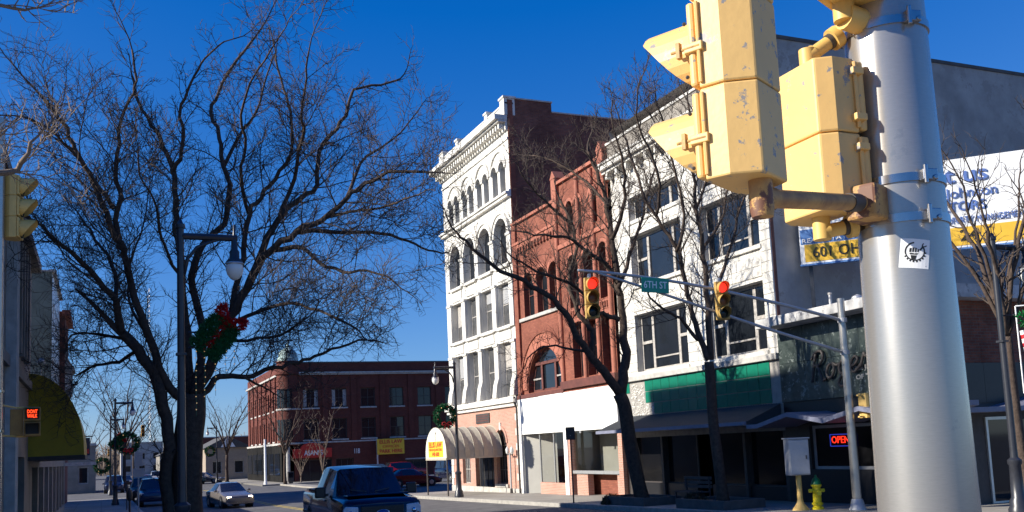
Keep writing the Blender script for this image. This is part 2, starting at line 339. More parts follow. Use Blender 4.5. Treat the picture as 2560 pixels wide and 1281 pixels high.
def shell(mb, x0, x1, y0, y1, z0, z1, left=True, right=True, roof=True):
    if left: mb.poly([(x0,y0,z0),(x0,y0,z1),(x0,y1,z1),(x0,y1,z0)])
    if right: mb.poly([(x1,y0,z0),(x1,y1,z0),(x1,y1,z1),(x1,y0,z1)])
    mb.poly([(x0,y1,z0),(x0,y1,z1),(x1,y1,z1),(x1,y1,z0)])
    if roof: mb.poly([(x0,y0,z1),(x1,y0,z1),(x1,y1,z1),(x0,y1,z1)])
    return mb
def text(par, name, s, size, loc, mat, rot=(math.pi/2, 0, 0), ext=0.01, align='CENTER', shear=0.0, width=None, bold=0.0, spacing=1.0):
    c = bpy.data.curves.new(name, 'FONT'); c.body = s; c.size = size; c.extrude = ext; c.align_x = align; c.align_y = 'CENTER'; c.shear = shear; c.offset = bold; c.space_character = spacing
    c.resolution_u = 3
    t = bpy.data.objects.new(name+'_curve', c); COL.objects.link(t)
    dg = bpy.context.evaluated_depsgraph_get(); me = bpy.data.meshes.new_from_object(t.evaluated_get(dg)); bpy.data.objects.remove(t)
    me.materials.clear(); me.materials.append(mat)
    if width:
        xs = [v.co.x for v in me.vertices]; k = width/max(1e-6, max(xs)-min(xs))
        for v in me.vertices: v.co.x *= k
    iv = sorted((min(me.vertices[k].co.x for k in p.vertices), max(me.vertices[k].co.x for k in p.vertices)) for p in me.polygons); cuts = []; hi = iv[0][1]
    gap = 0.20*size*(k if width else 1.0)                           # words become objects of their own
    for lo_, hi_ in iv:
        if lo_-hi > gap: cuts.append((hi+lo_)/2)
        hi = max(hi, hi_)
    parts = []
    for n_ in range(len(cuts)+1):
        lo_ = cuts[n_-1] if n_ else -1e9; hi_ = cuts[n_] if n_ < len(cuts) else 1e9; V = {}; vs = []; fs = []
        for p in me.polygons:
            if lo_ < p.center.x < hi_:
                f = []
                for q in p.vertices:
                    if q not in V: V[q] = len(vs); vs.append(tuple(me.vertices[q].co))
                    f.append(V[q])
                fs.append(f)
        m2 = bpy.data.meshes.new(name); m2.from_pydata(vs, [], fs); m2.materials.append(mat)
        o = bpy.data.objects.new(name, m2); COL.objects.link(o); o.location = loc; o.rotation_euler = rot
        if par: o.parent = par
        parts.append(o)
    bpy.data.meshes.remove(me)
    return parts[0]
LIMBS_LEFT= [(0.325,0.238,[(2.14,27.81,0.23),(2.14,27.62,1.78),(2.17,27.48,2.86),(2.24,27.37,3.5),(2.24,27.3,4.09)]),(0.184,0.141,[(1.74,27.65,0.27),(1.62,27.46,1.82),(1.66,27.24,3.03),(1.45,27.15,4.1),(1.25,27.11,4.63),(0.89,27.14,5.28),(0.5,27.2,5.71)]),(0.13,0.043,[(0.5,27.2,5.71),(0.3,26.66,6.53),(-0.08,26.25,6.97),(-0.59,25.87,7.5),(-1.03,25.5,7.81),(-1.4,25.1,8.1)]),(0.076,0.033,[(0.74,27.12,5.49),(0.31,28.04,5.74),(-0.24,29.02,5.97),(-0.78,30.01,6.02)]),(0.076,0.033,[(0.89,27.08,5.27),(0.47,28.42,5.09),(-0.14,29.81,5.11),(-0.69,31.2,4.95)]),(0.098,0.033,[(0.5,27.2,5.71),(0.38,27.83,6.83),(0.26,28.47,7.83),(-0.15,29.26,8.66),(-0.58,30.05,9.53)]),(0.163,0.054,[(2.24,27.32,3.93),(1.84,27.24,4.1),(1.41,27.12,4.79),(1.15,26.9,5.62),(0.88,26.7,6.34),(0.63,26.47,7.24),(0.51,26.23,7.8),(0.24,26.06,8.25),(0.01,25.86,8.86),(-0.27,25.68,9.52),(-0.59,25.51,10.11),(-0.82,25.33,10.55),(-1.3,25.23,11.23)]),(0.098,0.033,[(0.43,26.29,8.04),(0.34,26.29,8.57),(0.43,26.21,9.19),(0.32,26.22,9.71),(0.39,26.12,10.54),(0.46,26.04,11.16),(0.68,25.91,11.68),(0.81,25.82,12.2),(0.72,25.79,12.99)]),(0.076,0.027,[(0.29,25.83,8.76),(-0.04,25.4,9.15),(-0.45,24.98,9.66),(-0.83,24.59,9.96),(-1.33,24.24,10.29),(-1.81,23.91,10.32)]),(0.173,0.043,[(2.26,27.64,3.95),(2.19,27.66,5.05),(2.11,27.67,6.17),(2.05,27.69,7.29),(1.95,27.71,8.42),(1.91,27.78,9.0),(1.86,27.81,9.87),(1.77,27.87,10.74),(1.51,28.02,11.41),(1.2,28.2,11.97),(0.95,28.37,12.53),(0.79,28.46,13.32)]),(0.087,0.027,[(1.79,27.83,10.39),(2.01,27.55,10.67),(2.08,27.27,11.39),(1.99,27.1,11.9),(2.18,26.79,12.44),(2.42,26.48,12.91),(2.7,26.15,13.27),(3.04,25.82,13.52)]),(0.152,0.043,[(2.29,27.51,3.94),(2.52,27.54,5.04),(2.51,27.65,6.28),(2.35,27.84,7.44),(2.61,27.87,8.37),(3.2,27.8,8.96),(3.39,27.86,9.92),(3.26,28.07,10.74),(3.18,28.26,11.63),(2.93,28.51,12.48),(3.17,28.59,13.14),(3.69,28.5,14.16),(4.28,28.41,14.95)]),(0.076,0.027,[(3.28,28.24,10.79),(3.66,28.51,11.69),(4.28,28.68,12.67),(4.58,28.97,13.69),(5.0,29.2,14.86)]),(0.195,0.043,[(2.3,27.3,3.93),(2.73,26.79,4.91),(3.06,26.35,5.78),(3.37,25.93,6.47),(3.78,25.45,7.31),(4.16,25.04,7.72),(4.68,24.58,8.07),(5.17,24.14,8.31),(5.74,23.64,8.74),(6.12,23.24,9.07),(6.63,22.8,9.25),(7.41,22.27,9.2)]),(0.13,0.038,[(3.35,26.55,6.35),(3.73,26.59,7.14),(4.23,26.53,8.35),(4.63,26.57,9.03),(5.14,26.6,9.47),(5.61,26.63,9.97),(5.77,26.75,10.96),(6.26,26.75,11.71),(6.66,26.8,12.31),(6.87,26.93,12.99),(7.65,26.86,13.24),(8.28,26.86,13.46)]),(0.108,0.033,[(3.2,26.65,6.04),(3.46,26.51,7.23),(3.59,26.47,7.94),(3.7,26.42,8.94),(4.0,26.34,9.39),(4.37,26.23,9.94),(4.84,26.05,10.61),(4.82,26.06,11.58),(4.78,26.13,12.06),(4.59,26.23,12.78),(4.5,26.29,13.49)]),(0.076,0.027,[(4.61,26.78,9.02),(4.89,26.1,9.89),(4.93,25.55,10.52),(4.98,25.02,10.92),(4.86,24.59,11.2),(4.87,24.03,11.98),(4.85,23.52,12.52)]),(0.065,0.022,[(3.8,27.12,9.12),(3.49,26.42,9.99),(3.54,25.6,10.53),(3.35,24.88,11.15),(3.45,24.04,11.71),(3.67,23.17,12.03),(3.92,22.3,12.31)]),(0.13,0.038,[(2.34,27.28,3.93),(2.58,27.4,4.09),(2.9,27.46,4.48),(3.3,27.51,4.62),(3.9,27.5,4.58),(4.43,27.49,4.77),(5.14,27.41,4.95),(5.66,27.41,5.12),(6.35,27.32,5.39),(7.09,27.22,5.56)]),(0.054,0.022,[(3.49,27.04,4.54),(4.0,27.64,4.36),(4.36,28.3,4.27),(4.79,28.94,4.12)]),(0.087,0.027,[(4.16,25.16,7.69),(4.75,24.44,7.62),(5.09,23.87,7.15),(5.54,23.23,6.79),(5.98,22.57,6.73),(6.4,21.95,6.38)]),(0.087,0.027,[(4.74,24.86,8.13),(5.15,25.09,8.23),(6.13,25.09,8.25),(7.02,25.12,8.24),(7.84,25.21,8.11),(8.48,25.38,7.91),(9.07,25.55,7.88)]),(0.076,0.027,[(2.99,26.24,5.65),(3.48,25.23,5.94),(4.12,24.17,6.1),(4.63,23.21,5.87),(5.18,22.26,5.44),(5.45,21.42,5.05)]),(0.076,0.027,[(2.75,26.98,4.93),(2.93,25.76,5.28),(3.37,24.49,5.23),(3.93,23.16,5.17),(4.27,21.89,5.38)]),(0.065,0.022,[(2.0,27.03,7.17),(1.61,26.48,7.7),(1.38,25.85,8.3),(1.21,25.2,8.87),(0.86,24.64,9.31),(0.8,23.95,9.8)]),(0.065,0.022,[(1.18,27.56,5.7),(0.88,28.29,6.24),(0.69,28.92,7.13),(0.81,29.39,8.26),(1.15,29.77,9.31),(1.28,30.24,10.42)]),(0.065,0.022,[(5.85,24.08,8.86),(6.37,24.54,10.0),(7.06,24.99,10.63),(7.78,25.42,11.3),(8.53,25.81,12.21)]),(0.054,0.022,[(5.44,25.38,8.61),(6.05,24.29,8.6),(6.53,23.28,8.49),(6.87,22.31,8.47),(7.1,21.4,8.44)])]
LIMBS_A= [(0.425,0.34,[(17.7,29.92,-0.16),(17.41,29.88,1.19),(17.18,29.83,2.47),(17.04,29.76,3.46),(16.86,29.78,3.96)]),(0.283,0.071,[(16.91,29.76,3.96),(17.07,29.72,4.73),(17.19,29.7,5.45),(17.14,29.74,6.32),(17.08,29.75,7.47),(17.02,29.76,8.64),(16.94,29.77,9.81),(16.8,29.82,11.0),(16.51,29.93,12.05),(16.3,30.06,12.82)]),(0.241,0.057,[(16.89,29.77,3.96),(16.27,29.72,4.74),(15.79,29.65,5.24),(15.37,29.56,5.65),(14.9,29.45,6.47),(14.49,29.34,7.01),(13.71,29.39,7.56),(12.94,29.46,7.96),(12.11,29.55,8.37),(11.42,29.55,8.96),(10.86,29.51,9.47)]),(0.17,0.057,[(16.0,30.0,5.2),(16.07,30.03,5.91),(16.02,30.13,6.36),(15.78,30.32,6.81),(15.61,30.45,7.48),(15.47,30.56,8.16),(15.79,30.42,9.32),(15.71,30.49,10.21),(15.36,30.66,11.13)]),(0.071,0.028,[(15.84,30.04,5.49),(15.36,30.64,5.67),(14.93,31.21,5.84),(14.48,31.84,5.61),(14.37,32.36,5.15)]),(0.128,0.043,[(16.86,29.47,6.56),(16.31,29.41,6.76),(15.86,29.32,6.81),(15.36,29.19,7.42),(14.49,29.24,7.89),(13.62,29.3,8.16),(12.9,29.3,8.55)]),(0.128,0.035,[(16.75,29.35,7.97),(16.26,29.27,8.52),(15.65,29.27,8.93),(14.92,29.31,9.4),(14.06,29.45,9.46),(13.22,29.58,9.6)]),(0.113,0.035,[(16.82,29.35,7.69),(17.39,29.37,8.87),(17.92,29.42,10.07),(18.38,29.48,11.31),(18.84,29.54,12.56)]),(0.113,0.035,[(16.62,29.24,9.39),(16.76,28.51,10.37),(16.5,27.95,11.35),(16.13,27.47,12.16),(15.63,27.04,12.94)]),(0.085,0.028,[(16.49,29.16,10.52),(16.2,29.72,11.38),(15.76,30.37,12.12),(15.31,31.04,12.74),(14.83,31.75,13.07)]),(0.085,0.028,[(15.31,29.72,10.01),(14.37,29.34,10.45),(13.46,28.94,10.99),(12.82,28.44,11.36)])]
LIMBS_B= [(0.272,0.223,[(17.72,25.17,0.1),(17.54,25.06,1.59),(17.4,24.98,2.82),(17.33,24.87,3.93),(17.28,24.82,4.61)]),(0.136,0.043,[(17.28,24.81,4.67),(17.05,24.95,5.31),(16.96,25.02,6.07),(16.87,25.1,6.71),(16.66,25.16,7.99),(16.41,25.31,8.63),(16.12,25.48,9.32),(15.71,25.66,10.25),(15.53,25.75,11.18),(15.35,25.85,11.99)]),(0.148,0.037,[(17.32,24.79,4.67),(17.23,24.6,5.89),(17.1,24.44,7.11),(16.98,24.29,8.08),(16.76,24.16,9.29),(16.62,24.01,10.37),(16.66,23.79,11.44),(16.39,23.71,12.39)]),(0.087,0.031,[(17.25,24.64,6.15),(17.77,24.63,7.16),(18.32,24.56,8.44),(18.73,24.59,9.51),(19.3,24.54,10.58),(19.67,24.58,11.69)]),(0.087,0.037,[(16.97,24.87,5.3),(16.45,24.76,5.78),(16.07,24.62,6.0),(15.48,24.56,6.29),(15.02,24.45,6.63)]),(0.074,0.031,[(16.34,24.81,8.03),(16.4,24.36,8.82),(16.12,24.04,9.72),(15.73,23.78,10.61),(15.34,23.51,11.47),(14.96,23.26,12.2)]),(0.074,0.031,[(17.1,24.47,8.12),(17.98,24.72,8.98),(18.61,25.04,10.14),(19.38,25.29,11.34)]),(0.074,0.025,[(15.77,24.92,9.17),(15.61,24.34,10.01),(15.01,23.93,10.97),(14.43,23.54,11.76),(14.27,22.95,12.62)]),(0.062,0.025,[(16.93,24.4,9.36),(17.44,24.4,10.54),(17.51,24.57,11.89),(17.0,24.97,13.43)])]
# ================================================================== ground
def strip(name, x0, x1, ys, zoff, mat, kerb=0.15, xfun=None):
    """a strip following the fall of the street, with vertical edges of height kerb"""
    mb = MB(); n = len(ys); xf = xfun or (lambda y: (x0, x1))
    for i, y in enumerate(ys):
        a, b = xf(y); z = gz(y)+zoff
        mb.v += [(a,y,z),(b,y,z),(a,y,z-kerb-0.05),(b,y,z-kerb-0.05)]
    for i in range(n-1):
        p, q = 4*i, 4*i+4
        mb.f += [(p,p+1,q+1,q),(p+1,p+3,q+3,q+1),(p,q,q+2,p+2)]
    mb.f += [(0,2,3,1),(4*n-4,4*n-3,4*n-1,4*n-2)]
    return tag(mb.build(name, mat), kind='structure')
mb = MB(); ys = [-120,-20,0,10,22,30,40,50,58,80,120,200,400,900]
for y in ys: mb.v += [(-500,y,gz(y)),(700,y,gz(y))]
for i in range(len(ys)-1): mb.f.append((2*i,2*i+1,2*i+3,2*i+2))
tag(mb.build('road', M_asphalt), kind='structure')
YS = [17.0,22,30,40,50,58,66,74,82,90]
strip('pavement_left', -6, 2.0, [17,22,30,38,38.01,50,58,70,84], 0.15, M_walk, xfun=lambda y: (-6, 3.1 if y <= 38 else 1.9))
strip('pavement_right', 16.7, 21.2, [16.2,22,30,40,50,58.2], 0.15, M_walk)
strip('pavement_side_street', 21.2, 60, [16.2,19.5], 0.15, M_walk)
strip('parking_lot_edge', 16.7, 18.0, [58.3,70,85,100], 0.15, M_walk)
strip('pavement_far', 15.0, 60, [100.3,140,175], 0.15, M_walk)
strip('pavement_near', -10, 5.2, [-8,0,6.8], 0.15, M_walk)
strip('kerb_left', 3.1, 3.28, [17,22,30,38], 0.16, M_kerb); strip('kerb_left_far', 1.9, 2.08, [38.1,50,58,70,84], 0.16, M_kerb)
strip('kerb_right', 16.52, 16.7, [16.2,22,30,40,50,58.2], 0.16, M_kerb)
M_line = pm('road_paint_yellow', (0.55, 0.40, 0.08), 0.8, var=0.4, scale=6); M_linew = pm('road_paint_white', (0.62, 0.62, 0.58), 0.8, var=0.4, scale=6)
for x in (9.0, 9.28):
    strip('centre_line', x, x+0.11, [24,30,40,50,58,70,98], 0.006, M_line, kerb=-0.048)
strip('stop_line', 9.6, 16.2, [4.2,4.6], 0.006, M_linew, kerb=-0.048)

# ================================================================== white five storey building
def white_building():
    Y0 = 58.0; W = 11.1
    t = thing('office_building', 'white terracotta five storey building with arched windows and dentil cornice', 'building', (20.5, Y0, 0), R(-90))
    bays = [1.15+2.49*i for i in range(4)]; bw = 1.88
    ops = []
    for b in bays:
        ops += [(b, b+bw, 4.98, 8.0), (b, b+bw, 8.9, 11.3), (b, b+bw, 12.3, 14.9, 0.94)]
        for k in (-0.56, 0.56): ops.append((b+bw/2+k-0.39, b+bw/2+k+0.39, 16.32, 18.0, 0.39))
    wall(MB(), 0, W, 4.74, 20.0, ops, 0.34).build('upper_wall', M_white, t)
    for (a, c, z0, z1, *h) in ops:
        r = h[0] if h else 0
        window(t, a, c, z0, z1, 0.30, M_frame, M_panelt if r == 0 else M_pane, rise=r, xs=(0.5,) if r > 0.5 or not r else (), zs=(0.52,) if not r else (), fw=0.09)
        if not r and random.random() < 0.6:
            hb = random.choice((0.3, 0.45, 0.6))*(z1-z0); MB().box(a+0.1, c-0.1, 0.305, 0.328, z1-hb, z1-0.1).build('blind', M_frame if random.random() < 0.5 else M_cab, t)
    for i in range(5):                                             # pilasters with flared bases between the bays
        xa = [0.45, 3.05, 5.55, 8.03, 10.53][i]; xb = [1.12, 3.62, 6.10, 8.60, 11.08][i]
        for z0, z1 in ((4.98, 8.02), (8.75, 11.35), (12.2, 13.9)):
            p = MB().box(xa, xb, -0.14, 0.0, z0, z1); p.box(xa-0.05, xb+0.02, -0.2, 0, z1-0.16, z1)
            if z0 < 6:
                p.prism([(-0.14, z0+1.1), (-0.26, z0+0.7), (-0.34, z0+0.1), (-0.34, z0), (0, z0), (0, z0+1.1)], 'x', xa+0.003, xb-0.003)
            p.build('pilaster', M_white, t, bev=0.02)
    for b in bays:
        xc = b+bw/2
        archring(MB(), xc, 13.96, bw/2+0.03, bw/2+0.22, -0.09, 0.02).build('arch_moulding', M_white, t)
        archring(MB(), xc, 13.96, bw/2+0.26, bw/2+0.36, -0.15, 0.02, seg=18).build('hood_moulding', M_white, t)
        for k in (-0.56, 0.56):
            archring(MB(), xc+k, 17.61, 0.42, 0.52, -0.10, 0.02, seg=12).build('arch_moulding', M_white, t)
        archring(MB(), xc, 17.7, 1.06, 1.16, -0.09, 0.02, rise=0.95, seg=18).build('hood_moulding', M_white, t)
        for zs in (4.98, 8.9, 12.3): MB().box(b-0.04, b+bw+0.04, -0.16, 0.1, zs-0.2, zs-0.02).build('sill', M_white, t, bev=0.02)
        for z0, z1 in ((8.1, 8.62), (11.42, 12.02)):
            MB().box(b+0.12, b+bw-0.12, -0.06, 0.01, z0, z1).build('spandrel_panel', M_white, t, bev=0.02)
    m = MB().box(-0.15, W+0.05, -0.32, 0.03, 15.98, 16.12); m.box(-0.1, W+0.03, -0.22, 0.03, 15.82, 15.98); m.box(-0.12, W+0.04, -0.12, 0.03, 16.12, 16.24); m.build('belt_course', M_white, t, bev=0.02)
    m = MB().box(-0.25, W-0.003, -0.34, 0.03, 4.62, 4.8); m.box(-0.2, W-0.006, -0.24, 0.03, 4.8, 4.93); m.box(-0.2, W-0.006, -0.2, 0.03, 4.42, 4.62); m.build('belt_course', M_white, t, bev=0.02)
    MB().box(0, W, -0.07, 0.02, 19.05, 19.17).build('belt_course', M_white, t)
    m = MB().box(-0.45, W, -0.75, 0.02, 20.12, 20.42); m.box(-0.3, W-0.01, -0.55, 0.02, 20.0, 20.12); m.box(-0.2, W-0.02, -0.12, 0.02, 19.55, 20.0); m.build('cornice', M_white, t, bev=0.025)
    dm = None
    for i in range(29):
        if dm is None:
            d0 = MB().box(-0.09, 0.09, -0.42, -0.12, 19.68, 19.98).build('dentil', M_white, t); dm = d0.data; d0.location = (0.0, 0, 0)
        else:
            d0 = bpy.data.objects.new('dentil', dm); COL.objects.link(d0); d0.parent = t; d0.location = (i*0.385, 0, 0)
    m = MB().box(0, W, -0.05, 0.35, 20.42, 21.05); m.box(-0.02, W+0.01, -0.1, 0.4, 21.05, 21.14); m.build('parapet', M_white, t)
    for x, wd, h in ((0.42, 0.8, 21.5), (3.4, 0.42, 21.45), (8.35, 0.42, 21.45), (10.8, 0.62, 21.5)):
        m = MB().box(x-wd/2, x+wd/2, -0.16, 0.5, 20.42, h-0.12); m.box(x-wd/2-0.06, x+wd/2+0.06, -0.22, 0.56, h-0.12, h); m.build('parapet_pier', M_white, t, bev=0.015)
    # flank of dark brick with a paler return strip
    m = MB(); shell(m, 0.02, W, 0.01, 24, -0.6, 20.78); m.box(W-0.35, W-0.001, 0.5, 2.75, 20.78, 21.36); m.build('side_wall', M_sidebrick, t)
    MB().box(W-0.3, W+0.035, 0.04, 0.34, 4.9, 21.3).build('corner_return', M_red, t)
    MB().box(W-0.4, W+0.05, 2.75, 24, 20.78, 20.86).build('coping', M_stone, t); MB().box(W-0.4, W+0.05, 0.45, 2.8, 21.36, 21.44).build('coping', M_stone, t)
    # ground floor
    g = [(1.95, 3.3, 0.15, 2.75), (4.15, 7.1, -0.3, 2.5), (7.55, 9.1, 0.25, 3.25, 0.77)]
    wall(MB(), 0, W-0.02, -0.6, 4.42, g, 0.3, y=-0.04).build('ground_floor_wall', M_pink, t)
    window(t, 1.95, 3.3, 0.15, 2.75, 0.16, M_frame, M_panelt, xs=(0.25, 0.5, 0.75), zs=(0.33, 0.66))
    window(t, 7.55, 9.1, 0.25, 3.25, 0.16, M_framed, M_pane, rise=0.77, xs=(0.25, 0.5, 0.75), zs=(0.25, 0.5, 0.7))
    archring(MB(), 8.325, 2.48, 0.78, 0.95, -0.09, -0.035).build('arch_moulding', M_pink, t)
    MB().box(8.22, 8.43, -0.1, -0.03, 3.2, 3.62).build('keystone', M_white, t); MB().box(7.4, 9.25, -0.14, -0.03, 0.05, 0.23).build('sill', M_stone, t)
    dr = MB().box(4.2, 7.05, 0.2, 0.26, -0.35, 2.45).build('door', M_framed, t)
    for k in range(4): MB().box(4.35+k*0.68, 4.9+k*0.68, 0.17, 0.2, -0.1, 2.2).build('pane', M_pane, dr)
    p = MB().box(4.65, 6.8, -0.09, -0.04, 3.68, 4.24).build('name_plaque', M_framed, t)
    for k in range(3): MB().box(4.85, 6.6, -0.1, -0.088, 3.8+k*0.14, 3.85+k*0.14).build('plaque_line', M_brown, p)
    MB().box(0, 11.05, -0.1, -0.035, -0.6, 0.02).build('plinth', M_stone, t)
    for k in range(11): MB().box(10.62-(k % 2)*0.14, 11.06, -0.075, -0.038, 0.05+k*0.4, 0.42+k*0.4).build('quoin', M_white, t)
    for k in range(11): MB().box(0.0, 0.35+(k % 2)*0.14, -0.075, -0.038, 0.05+k*0.4, 0.42+k*0.4).build('quoin', M_white, t)
    MB().tube([(11.0, -0.18, -0.4), (11.0, -0.18, 4.3), (11.0, -0.3, 4.6), (11.0, -0.3, 4.9)], 0.055, 8).build('downpipe', M_framed, t)
    return t
white_building()
# barrel awning running out over the pavement
def barrel_awning():
    t = thing('entrance_awning', 'beige barrel awning with yellow law office sign over the pink brick doorway', 'awning', (17.2, 51.4, sw(51)), R(-90))
    hw, z0, z1, L = 1.8, 2.07, 3.75, 3.26
    # round top profile, open below; L towards the facade (local +y)
    P = [(-hw*math.cos(math.pi*i/18), z0+(z1-z0)*math.sin(math.pi*i/18)**0.85) for i in range(19)]
    n = 6
    for k in range(n):
        mb = MB(); a, b = L*k/n, L*(k+1)/n; st = [(a, 0), (a+(b-a)*0.5, -0.035), (b, 0)]
        for (ya, da), (yb, db) in zip(st, st[1:]):
            for p, q in zip(P, P[1:]):
                def sc(p, d): return (p[0]*(1+d/hw), (p[1]-z0)*(1+d/1.4)+z0)
                p1, q1, p2, q2 = sc(p, da), sc(q, da), sc(p, db), sc(q, db)
                mb.poly([(p1[0],ya,p1[1]),(q1[0],ya,q1[1]),(q2[0],yb,q2[1]),(p2[0],yb,p2[1])])
        mb.build('canvas_panel', M_canvas, t, smooth=50)
    for k in range(n+1): MB().tube([(p[0]*1.005, L*k/n, p[1]+0.005) for p in P], 0.022, 5).build('hoop', M_canvas, t)
    f = MB().poly([(p[0], -0.012, p[1]) for p in P]).build('front_panel', M_canvasw, t)
    MB().box(-hw, hw, -0.03, 0.01, z0-0.13, z0).build('valance', M_canvas, t)
    s = MB().box(-1.25, 1.3, -0.03, -0.016, z0+0.04, z0+0.92).build('sign_panel', M_ysign, t)
    text(s, 'lettering', 'ELLIS LAW', 0.42, (0.02, -0.034, z0+0.72), M_rtext, width=2.2, bold=0.008)
    text(s, 'lettering', 'HEADQUARTERS', 0.2, (0.02, -0.034, z0+0.45), M_rtext, width=2.2)
    text(s, 'lettering', '140 600', 0.3, (0.02, -0.034, z0+0.2), M_rtext, width=1.2, bold=0.006)
    MB().tube([(0.02, -0.03, z0+0.95), (0.02, -0.03, z0+1.25), (0.12, -0.03, z0+1.42), (0.22, -0.03, z0+1.38)], 0.018, 5).build('emblem_line', M_ktext, f)
    for x in (-hw+0.04, hw-0.04):
        MB().cyl((x, 0.03, -0.05), (x, 0.03, z0), 0.045, n=8).build('post', M_framed, t)
    for x in (-hw, hw): MB().box(x-0.02, x+0.02, 0, L, z0-0.1, z0).build('side_rail', M_canvas, t)
barrel_awning()
def lantern_post(y, label):
    t = thing('lantern_post', label, 'lamp', (20.2, y, sw(y)), R(-90))
    MB().cyl((0,0,0), (0,0,2.15), 0.06, 0.05, 8).build('post', M_cab, t); MB().cyl((0,0,0),(0,0,0.25),0.1,0.07,8).build('base', M_framed, t)
    MB().box(-0.32, 0.32, -0.025, 0.025, 2.02, 2.07).build('arm', M_framed, t)
    for x in (-0.3, 0.3): MB().lathe([(0.02,0),(0.1,0.08),(0.12,0.28),(0.04,0.4),(0.01,0.46)], 8, (x,0,2.06)).build('lantern', M_acorn, t, smooth=True)
lantern_post(47.9, 'twin lantern post beside the arched window of the pink brick ground floor')

# ================================================================== red Romanesque building with white shop front
def red_building():
    t = thing('brick_building', 'red brick building with round arches above a white blank shop front', 'building', (20.5, 46.8, 0), R(-90)); W = 10.88
    s1 = 5.6
    L3 = [(1.06, 2.32, 8.95, 11.22, 0.63), (2.72, 3.97, 8.95, 11.22, 0.62), (4.22, 5.40, 8.95, 11.22, 0.59)]
    big = (1.1, 5.2, 4.98, 7.2, 2.05)
    wall(MB(), 0, s1, 4.7, 14.1, L3+[big], 0.34).build('wall', M_red, t)
    for o in L3:
        window(t, o[0], o[1], o[2], o[3], 0.28, M_brown, M_pane, rise=o[4], zs=(0.5,), fw=0.1)
        archring(MB(), (o[0]+o[1])/2, o[3]-o[4], o[4]+0.03, o[4]+0.22, -0.06, 0.02).build('arch_moulding', M_redstone, t)
    f = window(t, 1.1, 5.2, 4.98, 7.2, 0.28, M_brown, M_pane, rise=2.05, fw=0.14)
    for x in (2.35, 3.95): MB().box(x-0.1, x+0.1, 0.22, 0.31, 5.1, 6.5).build('mullion', M_brown, f)
    MB().box(1.3, 5.0, 0.2, 0.32, 6.35, 6.5).build('transom', M_brown, f)
    for x0, x1 in ((1.25, 2.25), (4.05, 5.05)): MB().box(x0, x1, 0.24, 0.3, 5.62, 5.7).build('glazing_bar', M_frame, f)
    for i in range(17):                                            # voussoirs of the big arch, one by one
        a0, a1 = math.pi*i/17+0.006, math.pi*(i+1)/17-0.006
        P = [(3.15-2.1*math.cos(a0), 5.15+2.1*math.sin(a0)), (3.15-2.1*math.cos(a1), 5.15+2.1*math.sin(a1)), (3.15-2.72*math.cos(a1), 5.15+2.72*math.sin(a1)), (3.15-2.72*math.cos(a0), 5.15+2.72*math.sin(a0))]
        MB().prism(P, 'y', -0.06-0.012*(i % 2), 0.01).build('voussoir', M_redstone, t)
    archring(MB(), 3.15, 5.15, 2.74, 2.86, -0.12, 0.01, seg=22).build('hood_moulding', M_red, t)
    MB().box(0.55, 5.59, -0.12, 0.2, 8.76, 8.94).build('sill', M_stone, t, bev=0.02)
    m = MB().box(0, s1, -0.1, 0.02, 12.75, 12.95); m.box(0, s1, -0.16, 0.02, 12.95, 13.08); m.build('belt_course', M_redstone, t)
    for i in range(15): MB().box(0.12+i*0.37, 0.32+i*0.37, -0.11, 0.01, 12.45, 12.75).build('corbel', M_red, t)
    MB().box(-0.02, s1, -0.14, 0.4, 14.1, 14.24).build('coping', M_redstone, t)
    MB().box(0.0, 0.5, -0.12, 0.01, 4.72, 14.1).build('pilaster', M_red, t)
    # taller right half
    A3 = [(6.72, 7.68, 8.6, 11.05, 0.48), (8.22, 9.18, 8.6, 11.05, 0.48), (9.72, 10.6, 8.6, 11.05, 0.44)]
    R3 = [(6.75, 7.9, 5.3, 7.82), (8.2, 9.3, 5.3, 7.82), (9.62, 10.68, 5.3, 7.82)]
    T3 = [(6.85, 7.45, 12.1, 13.65, 0.3), (7.7, 8.3, 12.1, 13.65, 0.3), (9.2, 9.8, 12.1, 13.65, 0.3)]
    wall(MB(), s1, W, 4.7, 14.75, A3+R3+T3, 0.42, y=-0.16).build('wall', M_red, t)
    for o in A3+T3:
        window(t, o[0], o[1], o[2], o[3], 0.2, M_brown, M_pane, rise=o[4], zs=(0.5,))
        archring(MB(), (o[0]+o[1])/2, o[3]-o[4], o[4]+0.03, o[4]+0.18, -0.22, -0.15).build('arch_moulding', M_redstone, t)
    for o in R3:
        window(t, *o, 0.2, M_brown, M_pane, zs=(0.55,), fw=0.1); MB().box(o[0]-0.1, o[1]+0.1, -0.26, -0.1, 7.86, 8.06).build('lintel', M_redstone, t)
        MB().box(o[0]-0.02, o[1]+0.02, -0.2, -0.15, 8.1, 8.5).build('carved_panel', M_redstone, t)
        for k in range(5): MB().box(o[0]+0.08+k*0.2, o[0]+0.18+k*0.2, -0.24, -0.2, 8.16, 8.44).build('baluster', M_red, t)
    for x in (5.62, 7.95, 9.36, 10.6):
        MB().cyl((x+0.1, -0.2, 5.2), (x+0.1, -0.2, 14.6), 0.13, 0.12, 10).build('shaft', M_redstone, t, smooth=50)
    m = MB().box(s1, W, -0.24, -0.14, 11.6, 11.8); m.build('belt_course', M_redstone, t)
    MB().box(s1-0.02, W+0.01, -0.3, 0.3, 14.75, 14.9).build('coping', M_redstone, t)
    for x in (5.85, 10.6):
        m = MB().box(x-0.25, x+0.25, -0.34, 0.2, 13.6, 15.1); m.prism([(x-0.3, 15.1), (x+0.3, 15.1), (x, 15.5)], 'y', -0.36, 0.22); m.build('pinnacle', M_redstone, t)
    m = MB().box(-0.02, s1-0.02, -0.2, 0.02, 4.7, 4.92); m.box(s1-0.02, W, -0.34, -0.1, 4.86, 5.22); m.build('belt_course', M_brown, t)
